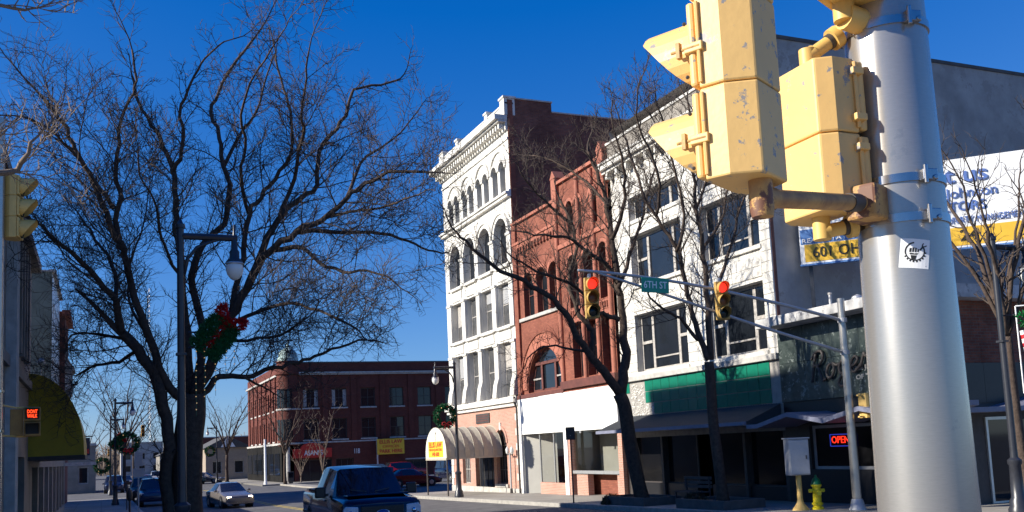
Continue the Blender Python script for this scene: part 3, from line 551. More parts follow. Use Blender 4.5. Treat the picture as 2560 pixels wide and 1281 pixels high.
    m = MB(); shell(m, 0.01, W, 0.01, 22, -0.5, 13.9); m.build('side_wall', M_sidebrick, t)
    # shop front
    for k in range(4): MB().box(0.06+2.66*k, 0.06+2.66*(k+1)-0.006, -0.2-0.004*(k % 2), 0.0, 2.86, 4.72).build('fascia_panel', M_store, t)
    for x0, x1 in ((0.06, 0.3), (5.32, 5.7)): MB().box(x0, x1, -0.2, 0.1, -0.4, 2.86).build('shopfront_post', M_store, t)
    MB().box(5.72, 5.98, -0.16, 0.1, -0.4, 2.8).build('shopfront_post', M_pink, t); MB().box(10.5, 10.86, -0.16, 0.1, -0.4, 2.8).build('shopfront_post', M_pink, t)
    # left bay: glass over a low wall, lobby and doors behind
    MB().box(2.3, 5.32, -0.12, 0.05, -0.4, 0.42).build('stall_riser', M_pink, t)
    m = MB().poly([(0.3,-0.1,-0.3),(0.3,-0.1,2.86),(2.3,0.9,2.86),(2.3,0.9,-0.3)]); m.build('splayed_panel', M_grey, t)
    for x0, x1 in ((2.34, 3.9), (3.98, 5.3)): MB().poly([(x0,-0.03,0.42),(x1,-0.03,0.42),(x1,-0.03,2.85),(x0,-0.03,2.85)]).build('pane', M_shop, t)
    for x in (2.3, 3.94): MB().box(x-0.035, x+0.035, -0.07, 0.0, 0.42, 2.86).build('mullion', M_alu, t)
    m = MB().box(0.3, 5.32, 2.6, 2.7, -0.4, 2.9); m.box(5.22, 5.32, 0.05, 2.6, -0.4, 2.9); m.build('lobby_wall', M_grey, t)
    MB().box(0.3, 5.3, 0, 2.6, -0.42, -0.18).build('lobby_floor', M_kerb, t); MB().box(0.3, 5.3, 0.01, 2.6, 2.87, 2.95).build('lobby_ceiling', M_grey, t)
    for k in range(2):
        x = 3.0+k*0.86; d = MB().box(x, x+0.08, 1.2, 1.26, -0.18, 2.15); d.box(x+0.72, x+0.8, 1.2, 1.26, -0.18, 2.15); d.box(x+0.08, x+0.72, 1.2, 1.26, 2.05, 2.15); d.box(x+0.08, x+0.72, 1.2, 1.26, -0.18, 0.05); d.box(x+0.08, x+0.72, 1.2, 1.26, 0.9, 0.98)
        d = d.build('door', M_alu, t); MB().poly([(x+0.08,1.23,0.05),(x+0.72,1.23,0.05),(x+0.72,1.23,2.05),(x+0.08,1.23,2.05)]).build('pane', M_shop, d)
    MB().box(2.9, 4.8, 1.18, 1.28, 2.16, 2.24).build('door_head', M_alu, t)
    # right bay: wide display window over brick piers
    MB().poly([(5.98,0.02,1.0),(10.5,0.02,1.0),(10.5,0.02,2.84),(5.98,0.02,2.84)]).build('pane', M_shop, t); m = MB().box(5.98, 10.5, 1.4, 1.5, -0.4, 2.86); m.box(5.98, 10.5, 0.05, 1.4, 2.8, 2.86); m.build('display_backdrop', M_grey, t)
    MB().box(5.98, 10.5, -0.12, 0.06, 0.88, 1.02).build('display_sill', M_alu, t); MB().box(5.99, 10.49, 0.04, 1.4, 0.86, 0.9).build('display_floor', M_grey, t)
    for x0, x1 in ((6.35, 7.45), (10.2, 10.49)): MB().box(x0, x1, -0.1, 0.2, -0.4, 0.84).build('stall_pier', M_pink, t)
    MB().box(5.98, 10.5, 0.5, 0.6, -0.4, 0.88).build('stall_recess', M_red, t)
    for x in (7.1, 9.2): MB().box(x, x+0.14, -0.24, -0.2, 2.74, 2.86).build('fascia_bracket', M_alu, t)
red_building()

# ================================================================== white glazed building with green tile band
def terracotta_building():
    t = thing('commercial_building', 'white glazed block building with wide windows over a green tile band and grey flank', 'building', (20.5, 35.9, 0), R(-90)); W = 10.45
    bays = [(1.4, 5.2), (6.5, 9.9)]; rows = [(5.1, 7.45), (8.72, 10.78), (11.45, 12.42)]
    ops = [(a, b, c, d) for a, b in bays for c, d in rows]
    wall(MB(), 0, W, 4.75, 13.9, ops, 0.3, y=0.03).build('wall', M_white2, t)
    for a, b, c, d in ops:
        hh = d-c; small = hh < 1.2
        f = window(t, a, b, c, d, 0.26, M_frame, M_pane, xs=(0.25, 0.75), zs=() , fw=0.1, bar=0.16)
        wx = b-a
        for x0, x1 in ((a+0.1, a+wx*0.25-0.08), (a+wx*0.75+0.08, b-0.1)):
            if not small: MB().box(x0, x1, 0.23, 0.31, c+hh*0.48, c+hh*0.53).build('meeting_rail', M_frame, f)
        if not small and random.random() < 0.8: MB().box(a+wx*0.25+0.08, a+wx*0.75-0.08, 0.24, 0.3, c+hh*0.2, c+hh*0.225).build('glazing_bar', M_frame, f)
        MB().box(a-0.08, b+0.08, -0.08, 0.2, c-0.16, c-0.01).build('sill', M_white2, t, bev=0.015)
        m = MB(); m.box(a-0.06, b+0.06, -0.03, 0.05, d+0.02, d+0.14); m.build('lintel', M_white2, t)
    # glazed blocks on the three piers and between the storeys, each a block with a joint round it
    random.seed(11); bm_cache = {}
    def block(x, z, w_, h_):
        k = (round(w_, 2), round(h_, 2))
        if k not in bm_cache:
            mb = MB(); g = 0.008; j = 0.006
            mb.box(g, w_-g, -0.02, 0.04, g, h_-g); o = mb.build('block', M_white2, t, bev=0.006); bm_cache[k] = o.data
        else:
            o = bpy.data.objects.new('block', bm_cache[k]); COL.objects.link(o); o.parent = t
        o.location = (x, random.uniform(-0.006, 0.004), z)
    H = 0.364
    for (a, b) in ((0.0, 1.4), (5.2, 6.5), (9.9, W)):
        for k in range(25):
            z = 4.78+k*H; w_ = b-a
            if w_ > 0.9:
                s = 0.5 if k % 2 else 0.62
                block(a, z, w_*s, H); block(a+w_*s, z, w_*(1-s), H)
            else: block(a, z, w_, H)
    for (a, b) in bays:
        for z0, n in ((7.62, 2), (10.94, 1), (12.6, 3)):
            for k in range(n):
                x = a; ww = (b-a)/4
                for q in range(4): block(x+q*ww, z0+k*H, ww, H)
    m = MB().box(-0.2, W, -0.55, 0.05, 14.02, 14.22); m.box(-0.12, W-0.01, -0.38, 0.05, 13.88, 14.02); m.box(-0.25, W, -0.62, 0.05, 14.22, 14.32); m.build('cornice', M_white2, t, bev=0.02)
    for k in range(13): MB().box(0.15+k*0.8, 0.35+k*0.8, -0.34, 0.0, 13.62, 13.88).build('modillion', M_white2, t)
    MB().box(0, W, -0.1, 0.3, 14.32, 15.2).build('parapet', M_lstone, t); MB().box(-0.05, W+0.02, -0.16, 0.36, 15.2, 15.3).build('coping', M_white2, t)
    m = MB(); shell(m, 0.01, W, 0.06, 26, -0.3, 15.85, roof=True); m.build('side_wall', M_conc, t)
    MB().box(W-0.4, W+0.04, 0.0, 26, 15.85, 15.98).build('coping', M_roof, t); MB().box(W-0.16, W+0.012, 0.045, 0.16, 4.8, 15.2).build('corner_strip', M_brown, t)
    # ledge, tiles, stripped patch
    MB().box(-0.02, W, -0.16, 0.05, 4.74, 4.95).build('ledge', M_stone, t, bev=0.02)
    MB().box(0.02, W, 0.0, 0.05, 2.4, 4.74).build('backing_wall', M_mastic, t)
    tm = None; tw, th = 0.62, 0.472
    for r in range(3):
        for c in range(17):
            x = 0.0+c*tw; z = 4.73-(r+1)*th
            if x+tw > W+0.02: continue
            if (r == 0 and 1 <= c <= 2) or (r == 1 and c <= 2) or (r == 2 and c <= 3): continue
            if tm is None:
                o = MB().box(0.013, tw-0.013, -0.022, 0.0, 0.013, th-0.013).build('tile', M_green, t, bev=0.005); tm = o.data
            else:
                o = bpy.data.objects.new('tile', tm); COL.objects.link(o); o.parent = t
            o.location = (x+0.01, random.uniform(-0.004, 0), z); o.rotation_euler = (random.uniform(-0.01, 0.01), 0, random.uniform(-0.01, 0.01))
    mb = MB(); random.seed(5)
    for k in range(190):
        x = random.uniform(0.75, 1.8) if random.random() < 0.8 else random.uniform(1.85, 2.45); z = random.uniform(3.3, 4.6) if x < 1.85 else random.uniform(3.32, 3.72)
        r = random.uniform(0.02, 0.055); mb.sphere((x, -0.002, z), r, 6, 4, 0.8)
    tag(mb.build('mastic_dabs', M_dab, t, smooth=True), kind='stuff')
    # ribbed metal awning over the shop
    ax0, ax1 = 0.25, W-0.05; n = 150; prof = []
    mb = MB()
    for k in range(n):
        x0 = ax0+(ax1-ax0)*k/n; x1 = ax0+(ax1-ax0)*(k+1)/n; d0 = 0.03 if k % 2 else 0.0
        d1 = 0.0 if k % 2 else 0.03
        mb.poly([(x0,-0.05,3.28+d0),(x1,-0.05,3.28+d1),(x1,-1.5,2.72+d1),(x0,-1.5,2.72+d0)])
    mb.build('awning_sheet', M_tin, t); MB().box(ax0, ax1, -1.54, -1.48, 2.62, 2.74).build('awning_edge', M_bluewhite, t)
    for x in (ax0+0.02, ax1-0.02): MB().poly([(x,-0.05,3.28),(x,-1.5,2.72),(x,-1.5,2.62),(x,-0.05,2.62)]).build('awning_end', M_tin, t)
    # shop front below: near-black glass and risers carry its shade in their colour
    for x0, x1 in ((0.3, 2.6), (2.75, 4.9), (5.9, 8.0), (8.15, 10.2)):
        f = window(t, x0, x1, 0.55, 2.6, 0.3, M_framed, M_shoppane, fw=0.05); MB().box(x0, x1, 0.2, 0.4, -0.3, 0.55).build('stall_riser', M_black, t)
    d = MB().box(4.95, 5.85, 1.0, 1.06, -0.1, 2.3).build('door', M_framed, t); MB().box(5.07, 5.73, 0.97, 1.0, 0.3, 2.15).build('pane', M_pane, d)
    for xa, xb in ((0.0, 0.3), (10.2, W), (2.6, 2.75), (8.0, 8.15)): MB().box(xa, xb, 0.1, 0.5, -0.3, 2.7).build('shop_pier', M_framed, t)
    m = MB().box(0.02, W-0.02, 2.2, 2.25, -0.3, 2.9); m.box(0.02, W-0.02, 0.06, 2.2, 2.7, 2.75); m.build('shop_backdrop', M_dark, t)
terracotta_building()

# ================================================================== one storey corner shop with dark marble front
def corner_shop():
    t = thing('corner_shop', 'one storey corner shop faced in dark green marble with raised script lettering', 'building', (20.5, 25.42, 0), R(-90)); W = 6.1; y1 = 14.0
    for i in range(5):
        a = W*i/5; b = W*(i+1)/5
        for z0, z1 in ((3.3, 4.55), (4.55, 5.8)): MB().box(a+0.004, b-0.004, -0.06, 0.0, z0+0.004, z1-0.004).build('marble_slab', M_granite, t, bev=0.004)
    wall(MB(), 0, W, -0.3, 3.3, [(1.15, 4.5, 1.15, 2.5), (4.8, 5.8, 0.0, 2.4)], 0.25).build('wall', M_black, t)
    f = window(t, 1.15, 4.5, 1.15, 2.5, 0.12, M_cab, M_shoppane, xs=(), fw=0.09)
    d = MB().box(4.8, 5.8, 0.15, 0.2, 0, 2.4).build('door', M_framed, t); MB().box(4.95, 5.65, 0.12, 0.15, 0.3, 2.25).build('pane', M_pane, d)
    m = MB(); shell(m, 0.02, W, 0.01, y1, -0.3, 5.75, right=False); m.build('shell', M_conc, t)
    MB().box(0.0, W+0.5, -0.92, 0.4, 5.7, 6.0).build('canopy_slab', M_slab, t, bev=0.02)
    MB().box(0.4, W+0.3, 0.4, 0.6, 5.75, 6.05).build('roof_upstand', M_slab, t)
    # folded plate canopy
    def fold(pts, name, ext):
        mb = MB()
        for (a, za), (b, zb) in zip(pts, pts[1:]):
            mb.prism([(a, za), (b, zb), (b, zb+0.13), (a, za+0.13)], ext[0], ext[1], ext[2])
        return mb.build(name, M_bluewhite, t)
    fold([(0.0, 2.5), (0.55, 2.5), (2.0, 2.8), (3.55, 2.54), (5.0, 2.82), (6.5, 2.56), (7.6, 2.8)], 'folded_canopy', ('y', -1.55, 0.0))
    # side elevation along the side street (faces -Y in the world = local +x)
    sx = W
    mb = MB()
    mb.poly([(sx,0,-0.3),(sx,y1,-0.3),(sx,y1,2.9),(sx,0,2.9)]); mb.build('side_wall', M_framed, t)
    for i in range(7):
        MB().box(sx-0.05, sx+0.02, 2*i+0.004, 2*i+1.996, 2.9, 4.0).build('marble_slab', M_black, t)  # black instead of marble green: the shade of this side put into the colour
        MB().box(sx-0.05, sx-0.003, 2*i+0.003, 2*i+1.997, 4.0, 5.75).build('brick_panel', M_sidebrick, t)
    MB().box(sx-0.3, sx+0.55, 0.45, y1, 5.75, 6.12).build('roof_fascia', M_slab, t)
    fold([(0.0, 2.62), (1.9, 2.62), (3.6, 2.92), (5.3, 2.66), (7.0, 2.92), (8.7, 2.66)], 'folded_canopy', ('x', sx, sx+1.2))
    d = MB().box(sx, sx+0.05, 1.85, 1.93, 0.02, 2.5); d.box(sx, sx+0.05, 2.75, 2.83, 0.02, 2.5); d.box(sx, sx+0.05, 1.93, 2.75, 2.42, 2.5); d.box(sx, sx+0.05, 1.93, 2.75, 0.02, 0.2); d = d.build('door', M_alu, t)
    MB().box(sx+0.01, sx+0.03, 1.93, 2.75, 0.2, 2.42).build('pane', M_pane, d)
    for y0, yb in ((3.2, 6.2), (6.6, 9.6)):
        fr = MB().box(sx, sx+0.04, y0, yb, 0.6, 0.7).build('window', M_framed, t); MB().box(sx+0.005, sx+0.02, y0, yb, 0.7, 2.4).build('pane', M_pane, fr)
    # script lettering: strokes swept as round rods standing off the marble
    def stroke(pts, r=0.035):
        P = [Vector((p[0], 0, p[1])) for p in pts]; Q = []
        for i in range(len(P)-1):
            a, b, c, e = P[max(i-1,0)], P[i], P[i+1], P[min(i+2,len(P)-1)]
            for k in range(5):
                u = k/5; Q.append(0.5*((2*b)+(-a+c)*u+(2*a-5*b+4*c-e)*u*u+(-a+3*b-3*c+e)*u**3))
        Q.append(P[-1]); return Q
    G = {'R': [[(0.0,0.0),(0.06,0.35),(0.14,0.78)], [(-0.02,0.62),(0.12,0.80),(0.36,0.82),(0.42,0.62),(0.28,0.46),(0.1,0.44)], [(0.2,0.45),(0.34,0.2),(0.42,0.02),(0.54,0.06)]],
         'o': [[(0.28,0.4),(0.12,0.36),(0.04,0.18),(0.12,0.02),(0.26,0.08),(0.32,0.26),(0.26,0.4),(0.4,0.34),(0.5,0.36)]],
         'g': [[(0.3,0.36),(0.14,0.38),(0.05,0.22),(0.12,0.06),(0.25,0.12),(0.31,0.36),(0.28,0.0),(0.22,-0.26),(0.06,-0.24),(0.1,-0.06),(0.42,0.18)]],
         'e': [[(0.02,0.16),(0.2,0.22),(0.3,0.34),(0.2,0.42),(0.08,0.3),(0.06,0.1),(0.2,0.02),(0.42,0.2)]],
         'r': [[(0.02,0.1),(0.1,0.34),(0.14,0.44),(0.18,0.36),(0.3,0.36),(0.26,0.12),(0.34,0.04),(0.46,0.18)]],
         's': [[(0.02,0.1),(0.16,0.42),(0.26,0.2),(0.18,0.02),(0.02,0.08)]]}
    x = 1.62; z = 3.84
    for ch, wd in (('R',0.56),('o',0.47),('g',0.44),('e',0.4),('r',0.42),('s',0.3)):
        mb = MB()
        for st in G[ch]:
            mb.tube([(x+q.x*1.15+q.z*0.12, -0.15, z+q.z*1.12+(x-1.6)*0.09) for q in stroke(st)], 0.045, 7)
        mb.build('letter', M_framed, t, smooth=True); x += wd*1.12
    text(t, 'lettering', 'THE JEWELER', 0.19, (4.05, -0.075, 4.12), M_stone, width=1.5, bold=0.004, rot=(math.pi/2, R(-2), 0))
    text(t, 'lettering', 'OF "TERRE', 0.19, (4.05, -0.075, 3.86), M_stone, width=1.2, bold=0.004, rot=(math.pi/2, R(-2), 0))
    return t
corner_shop()
nt_ = thing('neon_sign', 'red and blue neon OPEN sign in the corner shop window', 'sign', (20.46, 22.95, 1.9), R(-90))
M_neon = emitm('red_neon', (1.0, 0.03, 0.01), 1.1); M_neonb = emitm('blue_neon', (0.05, 0.1, 0.9), 0.25)
text(nt_, 'lettering', 'OPEN', 0.3, (0, 0.06, 0.13), M_neon, width=0.74, ext=0.008)
MB().tube([(-0.45,0.07,-0.05),(0.45,0.07,-0.05),(0.45,0.07,0.3),(-0.45,0.07,0.3),(-0.45,0.07,-0.05)], 0.014, 5).build('tube_border', M_neonb, nt_)
# billboard on the shop roof, turned to the crossing
def billboard():
    t = thing('billboard', 'white and amber real estate billboard on posts above the corner shop', 'billboard', (21.2, 25.2, 5.9), R(-45))
    L = 7.6; zt = 4.78; zb = 1.94
    MB().box(0.22, L, 0.0, 0.18, zb, zt).build('panel', M_wsign, t)
    MB().box(0.36, L-0.002, -0.012, 0.0, zb+0.06, zb+0.64).build('amber_band', M_yorange, t)
    MB().box(0.25, 3.3, -0.012, 0.0, zb+0.66, zb+1.15).build('blue_band', M_bluesign, t)
    MB().box(0.19, L, -0.02, 0.2, zb-0.06, zb-0.003).build('lower_trim', M_bluesign, t)
    text(t, 'lettering', '601 OHIO', 0.5, (1.6, -0.03, zb+0.34), M_ktext, width=1.95)
    text(t, 'lettering', 'REAL ESTATE AGENTS', 0.2, (1.6, -0.03, zb+0.76), M_wtext, width=2.6)
    b = MB(); b.v = []; b.cyl((4.62, -0.03, zb+0.36), (4.62, 0.0, zb+0.36), 0.095, n=14); b.build('bullet_dot', M_ktext, t)
    text(t, 'lettering', '-', 0.5, (3.9, -0.03, zb+0.36), M_ktext); text(t, 'lettering', '24', 0.5, (5.3, -0.03, zb+0.36), M_ktext, width=0.5)
    text(t, 'lettering', 'Trust us', 0.72, (4.6, -0.03, zt-0.55), M_btext, width=2.8, bold=0.012)
    text(t, 'lettering', 'Newlin-Johnson', 0.46, (4.75, -0.03, zt-1.12), M_btext, width=2.9)
    text(t, 'lettering', 'REALTORS', 0.42, (4.85, -0.03, zt-1.55), M_btext, width=2.0, bold=0.006)
    text(t, 'lettering', 'REAL ESTATE \u00b7 PROPERTY MANAGEMENT', 0.28, (5.0, -0.03, zt-1.98), M_btext, width=4.0)
    for x in (0.5, 2.4, 4.6, 6.8):
        p = MB().box(x-0.06, x+0.06, 0.2, 0.34, -0.2, zt-0.3).build('post', M_lampk, t)
        MB().tube([(x, 0.3, 1.8), (x, 1.6, -0.15)], 0.04, 6).build('brace', M_cab, p)
billboard()
vent = thing('roof_vent', 'small grey roof vent on the corner shop canopy beside the billboard posts', 'vent', (20.75, 22.0, 6.04))
MB().cyl((0,0,-0.3),(0,0,0.2),0.07,n=8).build('pipe', M_cab, vent); MB().lathe([(0.0,0.3),(0.14,0.24),(0.2,0.14),(0.02,0.12)],12).build('cap', M_alu, vent, smooth=True)
pp = thing('vent_pipe', 'thin upright pipe on the roof between the billboard post and the vent', 'pipe', (20.8, 23.2, 5.9))
MB().cyl((0,0,-0.1),(0,0,0.62),0.05,n=8).build('pipe', M_cab, pp); MB().cyl((0,0,0.62),(0,0,0.68),0.07,n=8).build('collar', M_frame, pp)

# ================================================================== three storey red brick corner building far down the street
def asani():
    Y = 105.0; t = thing('corner_building', 'dark red brick three storey building with domed corner turret far down the street', 'building', (18.0, Y, 0)); W = 22.0; zb = -1.2
    cs = [3.0, 6.15, 9.4, 12.7, 16.0, 19.3]; ops = []
    for c in cs: ops += [(c-0.82, c+0.82, 7.42, 9.5), (c-0.82, c+0.82, 3.95, 6.2)]
    g = [(1.6, 5.2, -0.7, 1.8), (5.6, 7.6, -0.7, 1.8), (9.6, 11.2, -0.2, 0.9), (13.6, 16.2, 0.3, 1.3), (18, 20, 0.3, 1.3)]
    wall(MB(), 1.1, W, zb, 12.3, ops+g, 0.25).build('wall', M_asani, t)
    for o in ops:
        window(t, *o, 0.18, M_framed, M_pane, xs=(0.5,), zs=(0.5,), fw=0.1)
        MB().box(o[0]-0.12, o[1]+0.12, -0.1, 0.05, o[2]-0.16, o[2]-0.01).build('sill', M_stone, t)
        MB().box(o[0]-0.1, o[1]+0.1, -0.05, 0.02, o[3]+0.02, o[3]+0.25).build('lintel', M_asani, t)
    for o in ops[:3:2]:
        for k in (0.12, 0.88): MB().box(o[0]+1.64*k-0.2, o[0]+1.64*k+0.2, 0.165, 0.178, o[2]+0.15, o[3]-0.15).build('curtain', M_frame, t)
    for o in g: window(t, *o, 0.18, M_framed, M_pane, xs=(0.33, 0.66), fw=0.09)
    for o in g[3:]: MB().box(o[0]-0.1, o[1]+0.1, -0.08, 0.04, o[3]+0.01, o[3]+0.16).build('lintel', M_stone, t)
    for x in (1.25, 4.55, 7.75, 11.05, 14.35, 17.65, 21.0): MB().box(x-0.3, x+0.3, -0.12, 0.01, 3.7, 11.1).build('pilaster', M_asani, t)
    m = MB().box(1.0, W, -0.3, 0.02, 11.15, 11.32); m.box(1.0, W, -0.18, 0.02, 11.0, 11.15); m.build('cornice', M_stone, t)
    MB().box(1.1, W, -0.08, 0.35, 12.3, 12.45).build('coping', M_roof, t); MB().box(1.1, W, -0.1, 0.02, 3.55, 3.7).build('belt_course', M_stone, t)
    # lit street side
    m = MB(); lops = [(2.0+3.4*i, 3.3+3.4*i, z0, z1) for i in range(7) for z0, z1 in ((7.42, 9.5), (3.95, 6.2))]
    wl = MB(); wall(wl, 0.5, 27, zb, 12.3, lops, 0.25)
    wl.v = [(y, x, z) for x, y, z in wl.v]; wl.build('street_wall', M_asani, t)
    for o in lops:
        MB().box(0.2, 0.24, o[0], o[1], o[2], o[3]).build('window', M_pane, t); MB().box(-0.1, 0.1, o[0]-0.1, o[1]+0.1, o[2]-0.18, o[2]-0.01).build('sill', M_stone, t)
    for y in range(8): MB().box(-0.14, 0.0, 0.9+3.4*y, 1.5+3.4*y, 3.7, 11.1).build('pilaster', M_asani, t)
    MB().box(-0.25, 0.03, 0.5, 27, 11.1, 11.3).build('cornice', M_stone, t); MB().box(-0.2, 0.03, 0.5, 27, 3.5, 3.72).build('belt_course', M_stone, t); MB().box(-0.15, 0.05, 0.5, 27, -1.2, 3.45).build('shopfront', M_dark, t)
    for k in range(6): MB().box(-0.2, -0.155, 1.6+4.2*k, 5.0+4.2*k, 0.2, 2.6).build('shop_window', M_pane, t)
    m = MB(); m.poly([(0.05,0.05,12.25),(W,0.05,12.25),(W,27,12.25),(0.05,27,12.25)]); m.poly([(W,0,zb),(W,27,zb),(W,27,12.3),(W,0,12.3)]); m.poly([(0,27,zb),(0,27,12.3),(W,27,12.3),(W,27,zb)]); m.build('roof', M_roof, t)
    # corner turret
    MB().lathe([(1.25,3.4),(1.25,11.0),(1.45,11.1),(1.45,11.32),(1.25,11.35),(1.25,12.4),(1.35,12.45),(1.35,12.55)], 20, (0.75,0.75,0)).build('turret', M_asani, t, smooth=40)
    for z in (3.5, 7.2): MB().lathe([(1.25,0),(1.38,0.02),(1.38,0.18),(1.25,0.2)], 20, (0.75,0.75,z)).build('turret_band', M_stone, t, smooth=40)
    for q in (200, 232, 264):
        for z0, z1 in ((4.0, 6.2), (7.45, 9.5)):
            a = R(q); MB().lathe([(1.28, z0), (1.28, z1)], 4, (0.75,0.75,0), a-0.24, a+0.24).build('window', M_pane, t, smooth=True)
    d = MB().lathe([(1.15,12.5),(1.15,12.9),(1.02,13.0),(0.98,13.4),(0.75,13.8),(0.4,14.0),(0.18,14.1),(0.12,14.3),(0.05,14.75),(0.01,14.9)], 18, (0.75,0.75,0)).build('dome', M_copper, t, smooth=40)
    # ground-floor entrance column
    MB().cyl((0.4,-0.2,zb),(0.4,-0.2,3.4),0.22,n=10).build('column', M_stone, t)
    # signs fixed to the wall
    P = [(0.9,2.0),(5.1,2.0),(5.1,3.0),(4.2,3.0)]+[(2.95+1.25*math.cos(a), 3.0+0.62*math.sin(a)) for a in [math.pi*i/10 for i in range(11)]]+[(0.9,3.0)]
    s = MB().prism(P, 'y', -0.4, -0.12).build('shop_sign', M_rsign, t); text(s, 'lettering', "ASANI'S", 0.75, (3.1, -0.41, 2.5), M_wtext, width=2.0, bold=0.01)
    text(t, 'house_number', '118', 0.75, (7.95, -0.06, 2.5), M_wtext, width=0.6, bold=0.01)
asani()
ys_ = thing('parking_sign', 'yellow law office parking sign on a post before the dark red brick wall', 'sign', (28.0, 104.2, gz(104)))
MB().box(0, 0.16, 0, 0.16, -0.1, 4.4).build('post', M_alu, ys_); MB().box(0.05, 3.15, -0.1, -0.004, 2.65, 4.35).build('sign_panel', M_ysign, ys_)
text(ys_, 'lettering', 'ELLIS LAW', 0.6, (1.6, -0.12, 4.02), M_rtext, width=2.6, bold=0.01); text(ys_, 'lettering', 'OFFICES', 0.4, (1.6, -0.12, 3.5), M_rtext, width=1.9); text(ys_, 'lettering', 'PARK HERE', 0.55, (1.6, -0.12, 2.98), M_rtext, width=2.6, bold=0.01)

# ================================================================== left side of the street
def left_slot_building():
    t = thing('stone_building', 'weathered stone building with tall narrow slot windows on the left edge', 'building', (-2.0, 17.1, 0), R(90)); W = 15.75; H = 8.85
    ops = [(8.4+0.95*i, 8.9+0.95*i, 5.3, 8.1) for i in range(6)]+[(1.2+1.6*i, 2.2+1.6*i, 5.3, 8.1) for i in range(3)]
    gr = [(0.8+3.3*i, 3.6+3.3*i, 0.4, 2.6) for i in range(4)]
    wall(MB(), 0, W, -0.4, H, ops+gr, 0.35).build('wall', M_lstone, t)
    for o in ops: window(t, *o, 0.28, M_framed, M_pane, zs=(0.5,))
    for o in gr: window(t, *o, 0.28, M_alu, M_pane, xs=(0.5,))
    for i in range(5): MB().box(8.98+0.95*i, 9.27+0.95*i, -0.14, 0.01, 5.2, 8.3).build('fin', M_lstone, t)
    MB().box(0, W, -0.28, 0.01, 8.3, 8.55).build('cornice', M_lstone, t); MB().box(0, W+0.02, -0.1, 0.35, H, H+0.12).build('coping', M_stone, t); MB().box(0, W, -0.1, 0.01, 4.6, 4.85).build('belt_course', M_lstone, t)
    MB().box(7.3, 8.1, -0.22, 0.01, -0.4, 8.3).build('pilaster', M_stone, t)
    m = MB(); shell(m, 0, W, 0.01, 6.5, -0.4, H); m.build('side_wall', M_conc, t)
left_slot_building()
def awning_shop():
    t = thing('low_shop', 'low shop behind the yellow quarter round awning on the left', 'building', (-2.0, 32.9, 0), R(90)); W = 30.5
    gr = [(1.0+3.6*i, 4.0+3.6*i, 0.1, 2.3) for i in range(8)]
    wall(MB(), 0, W, -0.9, 3.9, gr, 0.3).build('wall', M_lstone, t)
    for o in gr: window(t, *o, 0.22, M_alu, M_pane, xs=(0.33, 0.66))
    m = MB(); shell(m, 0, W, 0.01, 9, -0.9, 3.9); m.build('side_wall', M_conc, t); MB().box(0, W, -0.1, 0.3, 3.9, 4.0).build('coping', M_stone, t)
awning_shop()
ya = thing('yellow_awning', 'large yellow quarter round vinyl awning over the left pavement', 'awning', (-2.0, 32.0, 0), R(90))
Pq = [(0.0, 2.62)] + [(-1.52*math.sin(math.pi/2*i/12), 2.75+2.35*math.cos(math.pi/2*i/12)) for i in range(13)] + [(-1.52, 2.62)]
Pq = [(0.0, 2.62), (0.0, 5.1)] + Pq[2:]
mb = MB()
for p, q in zip(Pq[1:], Pq[2:]): mb.poly([(0,p[0],p[1]),(0,q[0],q[1]),(6,q[0],q[1]),(6,p[0],p[1])])
mb.build('canopy_cover', M_yawn, ya, smooth=40)
for x in (0.0, 6.0): MB().poly([(x,p[0],p[1]) for p in Pq]).build('end_panel', M_yawn, ya)
MB().box(-0.03, 6.03, -1.55, -0.002, 2.5, 2.62).build('lower_frame', M_framed, ya)
fl = thing('flood_light', 'small white flood lamp standing on top of the yellow awning', 'lamp', (-1.75, 33.5, 5.0))
MB().cyl((0,0,-0.15),(0,0,0.55),0.02,n=6).build('stem', M_cab, fl); MB().lathe([(0.02,0.72),(0.1,0.66),(0.13,0.55),(0.02,0.53)],10).build('head', M_acorn, fl, smooth=True); MB().box(-0.1,0.1,-0.1,0.1,-0.12,0.02).build('base', M_cab, fl)
def green_building():
    t = thing('stucco_building', 'tall green grey stucco building behind the yellow awning', 'building', (-2.75, 63.6, 0), R(90)); W = 11.3; H = 14.05
    ops = [(1.0+2.6*i, 2.4+2.6*i, z, z+2.0) for i in range(4) for z in (3.6, 7.0, 10.4)]
    wall(MB(), 0, W, -1, H, ops, 0.3).build('wall', M_white2, t)
    for o in ops: window(t, *o, 0.22, M_frame, M_pane, zs=(0.5,))
    m = MB(); shell(m, 0.0, W, 0.02, 14, -1, H); m.build('side_wall', M_lgreen, t)
    MB().box(-0.04, W, -0.2, 0.2, H, H+0.15).build('coping', M_stone, t); MB().box(-0.06, 0.05, 0.2, 14, H, H+0.1).build('coping', M_stone, t)
green_building()
def cornice_building():
    t = thing('brick_row_building', 'red brick building with bracketed cornice and oriel beyond the green grey wall', 'building', (-2.4, 75.0, 0), R(90)); W = 7.5; H = 13.3
    ops = [(0.9+2.2*i, 2.1+2.2*i, z, z+2.1) for i in range(3) for z in (3.6, 9.4)]
    wall(MB(), 0, W, -1, H, ops, 0.3).build('wall', M_red, t)
    for o in ops: window(t, *o, 0.22, M_frame, M_pane, zs=(0.5,))
    m = MB(); shell(m, 0, W, 0.01, 14, -1, H); m.build('side_wall', M_sidebrick, t)
    MB().box(-0.1, W, -0.35, 0.2, H-0.3, H+0.1).build('cornice', M_redstone, t)
    m = MB().prism([(0.0, 11.0), (-0.15, 10.0), (-0.5, 9.4), (-0.62, 9.3), (-0.62, 9.05), (-0.45, 9.0), (-0.45, 7.4), (0, 6.9)], 'x', 0.0, 3.0); m.build('oriel', M_lstone, t)
    for k in range(3): MB().box(-0.03, 0.0, -0.4+k*0.13, -0.3+k*0.13, 7.7, 8.7).build('oriel_panel', M_white, t)
cornice_building()
